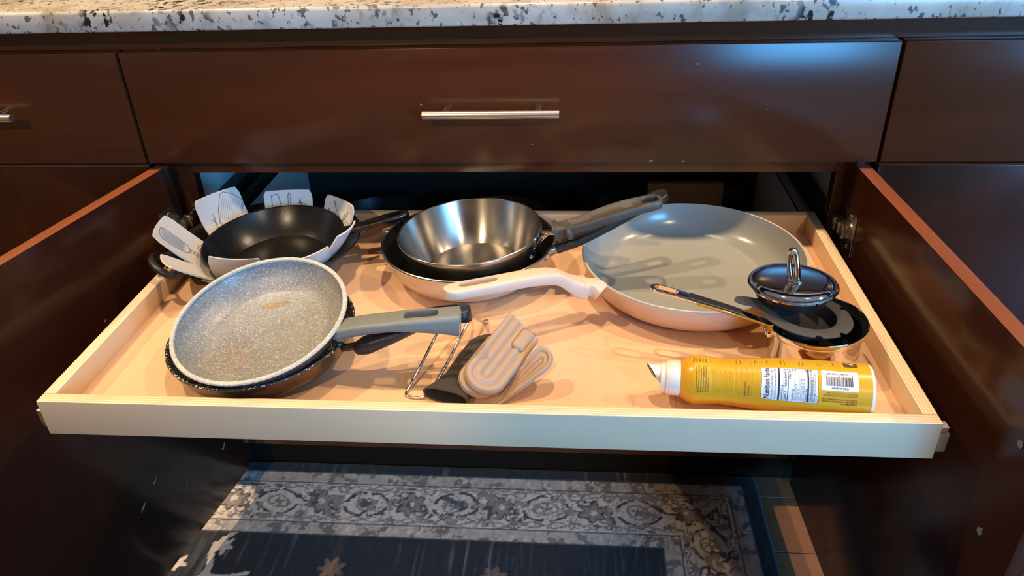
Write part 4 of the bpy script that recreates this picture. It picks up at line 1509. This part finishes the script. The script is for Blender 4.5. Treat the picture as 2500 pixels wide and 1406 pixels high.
# ------------------------------------------------------------------ rug
def build_rug():
    x0, x1, y0, y1 = -1.9, .462, -.95, .0735
    h = .0028
    nx, ny = int((x1-x0)/h), int((y1-y0)/h)
    X = np.linspace(x0, x1, nx)
    Y = np.linspace(y0, y1, ny)
    gx, gy = np.meshgrid(X, Y)
    rng = np.random.RandomState(5)
    def fbm(sx, sy, seed, oct_=4):
        r = np.random.RandomState(seed)
        out = np.zeros_like(gx)
        amp = 1.0
        for o_ in range(oct_):
            kx, ky = max(2, int((x1-x0)*sx)), max(2, int((y1-y0)*sy))
            gr = r.rand(ky+2, kx+2)
            fx, fy = (gx-x0)/(x1-x0)*kx, (gy-y0)/(y1-y0)*ky
            ix, iy = fx.astype(int), fy.astype(int)
            tx, ty = fx-ix, fy-iy
            tx, ty = tx*tx*(3-2*tx), ty*ty*(3-2*ty)
            out += amp*((gr[iy, ix]*(1-tx)+gr[iy, ix+1]*tx)*(1-ty)+(gr[iy+1, ix]*(1-tx)+gr[iy+1, ix+1]*tx)*ty-.5)
            amp *= .55
            sx, sy = sx*2, sy*2
        return out
    cream = np.array((.80, .68, .57))
    mid = np.array((.42, .36, .31))
    navy = np.array((.036, .037, .042))
    dark = np.array((.060, .060, .066))
    col = np.zeros(gx.shape+(3,))
    ex = x1-gx       # distance from the right edge
    ey = y1-gy       # distance from the back edge
    e = np.minimum(ex*1.0, ey*1.02)
    e0 = e.copy()
    def band(a, b): return (e >= a) & (e < b)
    col[:] = navy
    col[band(.030, .062)] = cream*.72
    col[band(.062, .160)] = cream
    col[band(.160, .192)] = cream*.74
    # fine patterned bands
    n1 = fbm(60, 60, 1)
    n2 = fbm(90, 70, 2)
    for a, b in ((.030, .062), (.160, .192)):
        k = band(a, b) & (n1 > .16)
        col[k] = mid*.62
        k = band(a, b) & (n2 < -.34)
        col[k] = cream*.95
    for a in (.0305, .060, .1605, .190):
        k = (np.abs(e-a) < .0016)
        col[k] = dark*1.8
    # along-band coordinate
    along = np.where(ex < ey*1.02, gy, gx)
    dp = e-.062
    def stroke(mask_d, w, c, jit=n2*.0022):
        k = (mask_d+jit*.6) < w
        k &= band(.063, .159)
        col[k] = c
    per = .17
    wx, wy = fbm(26, 26, 31, 3)*.010, fbm(26, 26, 33, 3)*.010
    along = along+wx
    dp = dp+wy
    la = (along+.02) % per-per/2
    ld = dp-.047
    # medallion outlines
    q = np.abs(np.hypot(la/.040, ld/.030)-1)*.034
    ang = np.arctan2(ld, la)
    q = np.where(np.abs(np.sin(ang*2)) > .25, q, 1)
    stroke(q, .0028, dark*1.4)
    q = np.abs(np.hypot(la/.019, ld/.015)-1)*.015
    stroke(q, .0022, mid*.75)
    q = np.hypot(la, ld)
    stroke(q+.004*np.sin(5*ang), .0075, mid*.6)
    for sgn in (-1, 1):
        # curling tendrils
        cx, cy = sgn*.066, -.018*sgn
        rr = np.hypot(la-cx, ld-cy)
        an = np.arctan2(ld-cy, la-cx)
        sp = np.abs(rr-(.006+.0030*((an*sgn+PI)))) 
        stroke(sp, .0022, dark*1.5)
        rr = np.hypot(la-sgn*.055, ld+.034)
        stroke(np.abs(rr-.010), .0022, mid*.7)
        rr = np.hypot(la-sgn*.052, ld-.034)
        stroke(rr+.003*np.sin(5*np.arctan2(ld-.034, la-sgn*.052)), .0075, mid*.62)
        stroke(np.abs(ld-.040-.006*np.sin(la*sgn*90)), .0018, mid*.7)
        stroke(np.abs(ld+.040+.005*np.sin(la*sgn*100)), .0018, mid*.8)
    lb = (along+.02+per/2) % per-per/2
    q = np.hypot(lb, ld)+.005*np.cos(6*np.arctan2(ld, lb))
    stroke(q, .020, mid*.8)
    stroke(np.abs(q-.022), .0024, dark*1.5)
    q = np.hypot(lb, ld+.002)
    stroke(q, .007, cream*1.05)
    stroke(np.hypot(lb-.030, ld-.012), .0045, np.array((.20, .07, .04)))
    n3 = fbm(46, 46, 41, 4)
    k = (np.abs(n3) < .030) & (n1 > -.08) & band(.066, .156)
    col[k] = mid*.8
    k = (n3 > .40) & band(.066, .156)
    col[k] = dark*2.0
    q = n1 > .30
    k = q & band(.066, .156)
    col[k] = mid*.85
    # centre field flowers
    k = e >= .192
    fx, fy = (gx+.52), (gy+.175)
    tree = (np.abs(fx-.25*fy+.010*np.sin(fy*60)) < .006) | (np.abs(fy+.03+.006*np.sin(fx*50)) < .004) & (fx > 0) & (fx < .08)
    tree |= (np.hypot(fx-.01, fy-.03)+.006*np.sin(6*np.arctan2(fy-.03, fx-.01)) < .016)
    tree |= (np.hypot(fx+.055, fy+.01)+.005*np.sin(5*np.arctan2(fy+.01, fx+.055)) < .014)
    col[k & tree & (gx < -.40)] = cream*.85
    for cx, cy in ((-.30, -.185), (-.02, -.19), (.12, -.26), (-.7, -.25), (-.2, -.30)):
        q = np.hypot(gx-cx, gy-cy)+.006*np.cos(7*np.arctan2(gy-cy, gx-cx))
        col[k & (q < .020)] = np.array((.20, .13, .09))
    # wear: pale threads and fading, woven along y
    th_ = fbm(160, 9, 7, 3)
    fade = fbm(4, 4, 9, 4)
    wear = np.clip((th_-.18)*1.6, 0, .8)*np.clip(.5+fade*2.2, 0, 1)
    col = col*(1-wear[..., None])+np.array((.26, .27, .29))*wear[..., None]
    pile = 1+.5*fbm(220, 220, 12, 2)*.55
    col = np.clip(col*pile[..., None], .004, .9)
    zz = .0075+.0012*fbm(150, 60, 15, 2)
    # rounded corner and edge roll
    d_ = np.minimum(ex, ey)
    rc = .018
    inc = (ex < rc) & (ey < rc)
    d_ = np.where(inc, rc-np.hypot(rc-ex, rc-ey), d_)
    keep = d_ >= -1e-9
    zz = np.where(d_ < .006, .0012+(zz-.0012)*np.sqrt(np.clip(d_/.006, 0, 1)), zz)
    co = np.stack([gx, gy, np.maximum(zz, .001)], -1).reshape(-1, 3)
    idx = np.arange(nx*ny).reshape(ny, nx)
    quads = np.stack([idx[:-1, :-1], idx[:-1, 1:], idx[1:, 1:], idx[1:, :-1]], -1)
    kq = keep[:-1, :-1] & keep[:-1, 1:] & keep[1:, 1:] & keep[1:, :-1]
    quads = quads[kq]
    me = bpy.data.meshes.new('area_rug')
    me.vertices.add(len(co))
    me.vertices.foreach_set('co', co.astype(np.float32).ravel())
    me.loops.add(quads.size)
    me.loops.foreach_set('vertex_index', quads.astype(np.int32).ravel())
    me.polygons.add(len(quads))
    me.polygons.foreach_set('loop_start', np.arange(0, quads.size, 4, dtype=np.int32))
    me.update(calc_edges=True)
    at = me.color_attributes.new('weave', 'FLOAT_COLOR', 'POINT')
    ca = np.ones((len(co), 4), np.float32)
    ca[:, :3] = col.reshape(-1, 3)
    at.data.foreach_set('color', ca.ravel())
    me.polygons.foreach_set('use_smooth', np.ones(len(quads), dtype=bool))
    mm, nt, b = new_mat('rug_weave')
    an = N(nt, 'ShaderNodeAttribute', attribute_name='weave')
    nt.links.new(an.outputs['Color'], b.inputs['Base Color'])
    b.inputs['Roughness'].default_value = .95
    b.inputs['Specular IOR Level'].default_value = .1
    b.inputs['Sheen Weight'].default_value = .15
    me.materials.append(mm)
    o = bpy.data.objects.new('area_rug', me)
    C.objects.link(o)
    o.location = (0, 0, .0003)
    tag(o, 'worn navy and cream oriental rug on the floor below the tray', 'rug')
build_rug()
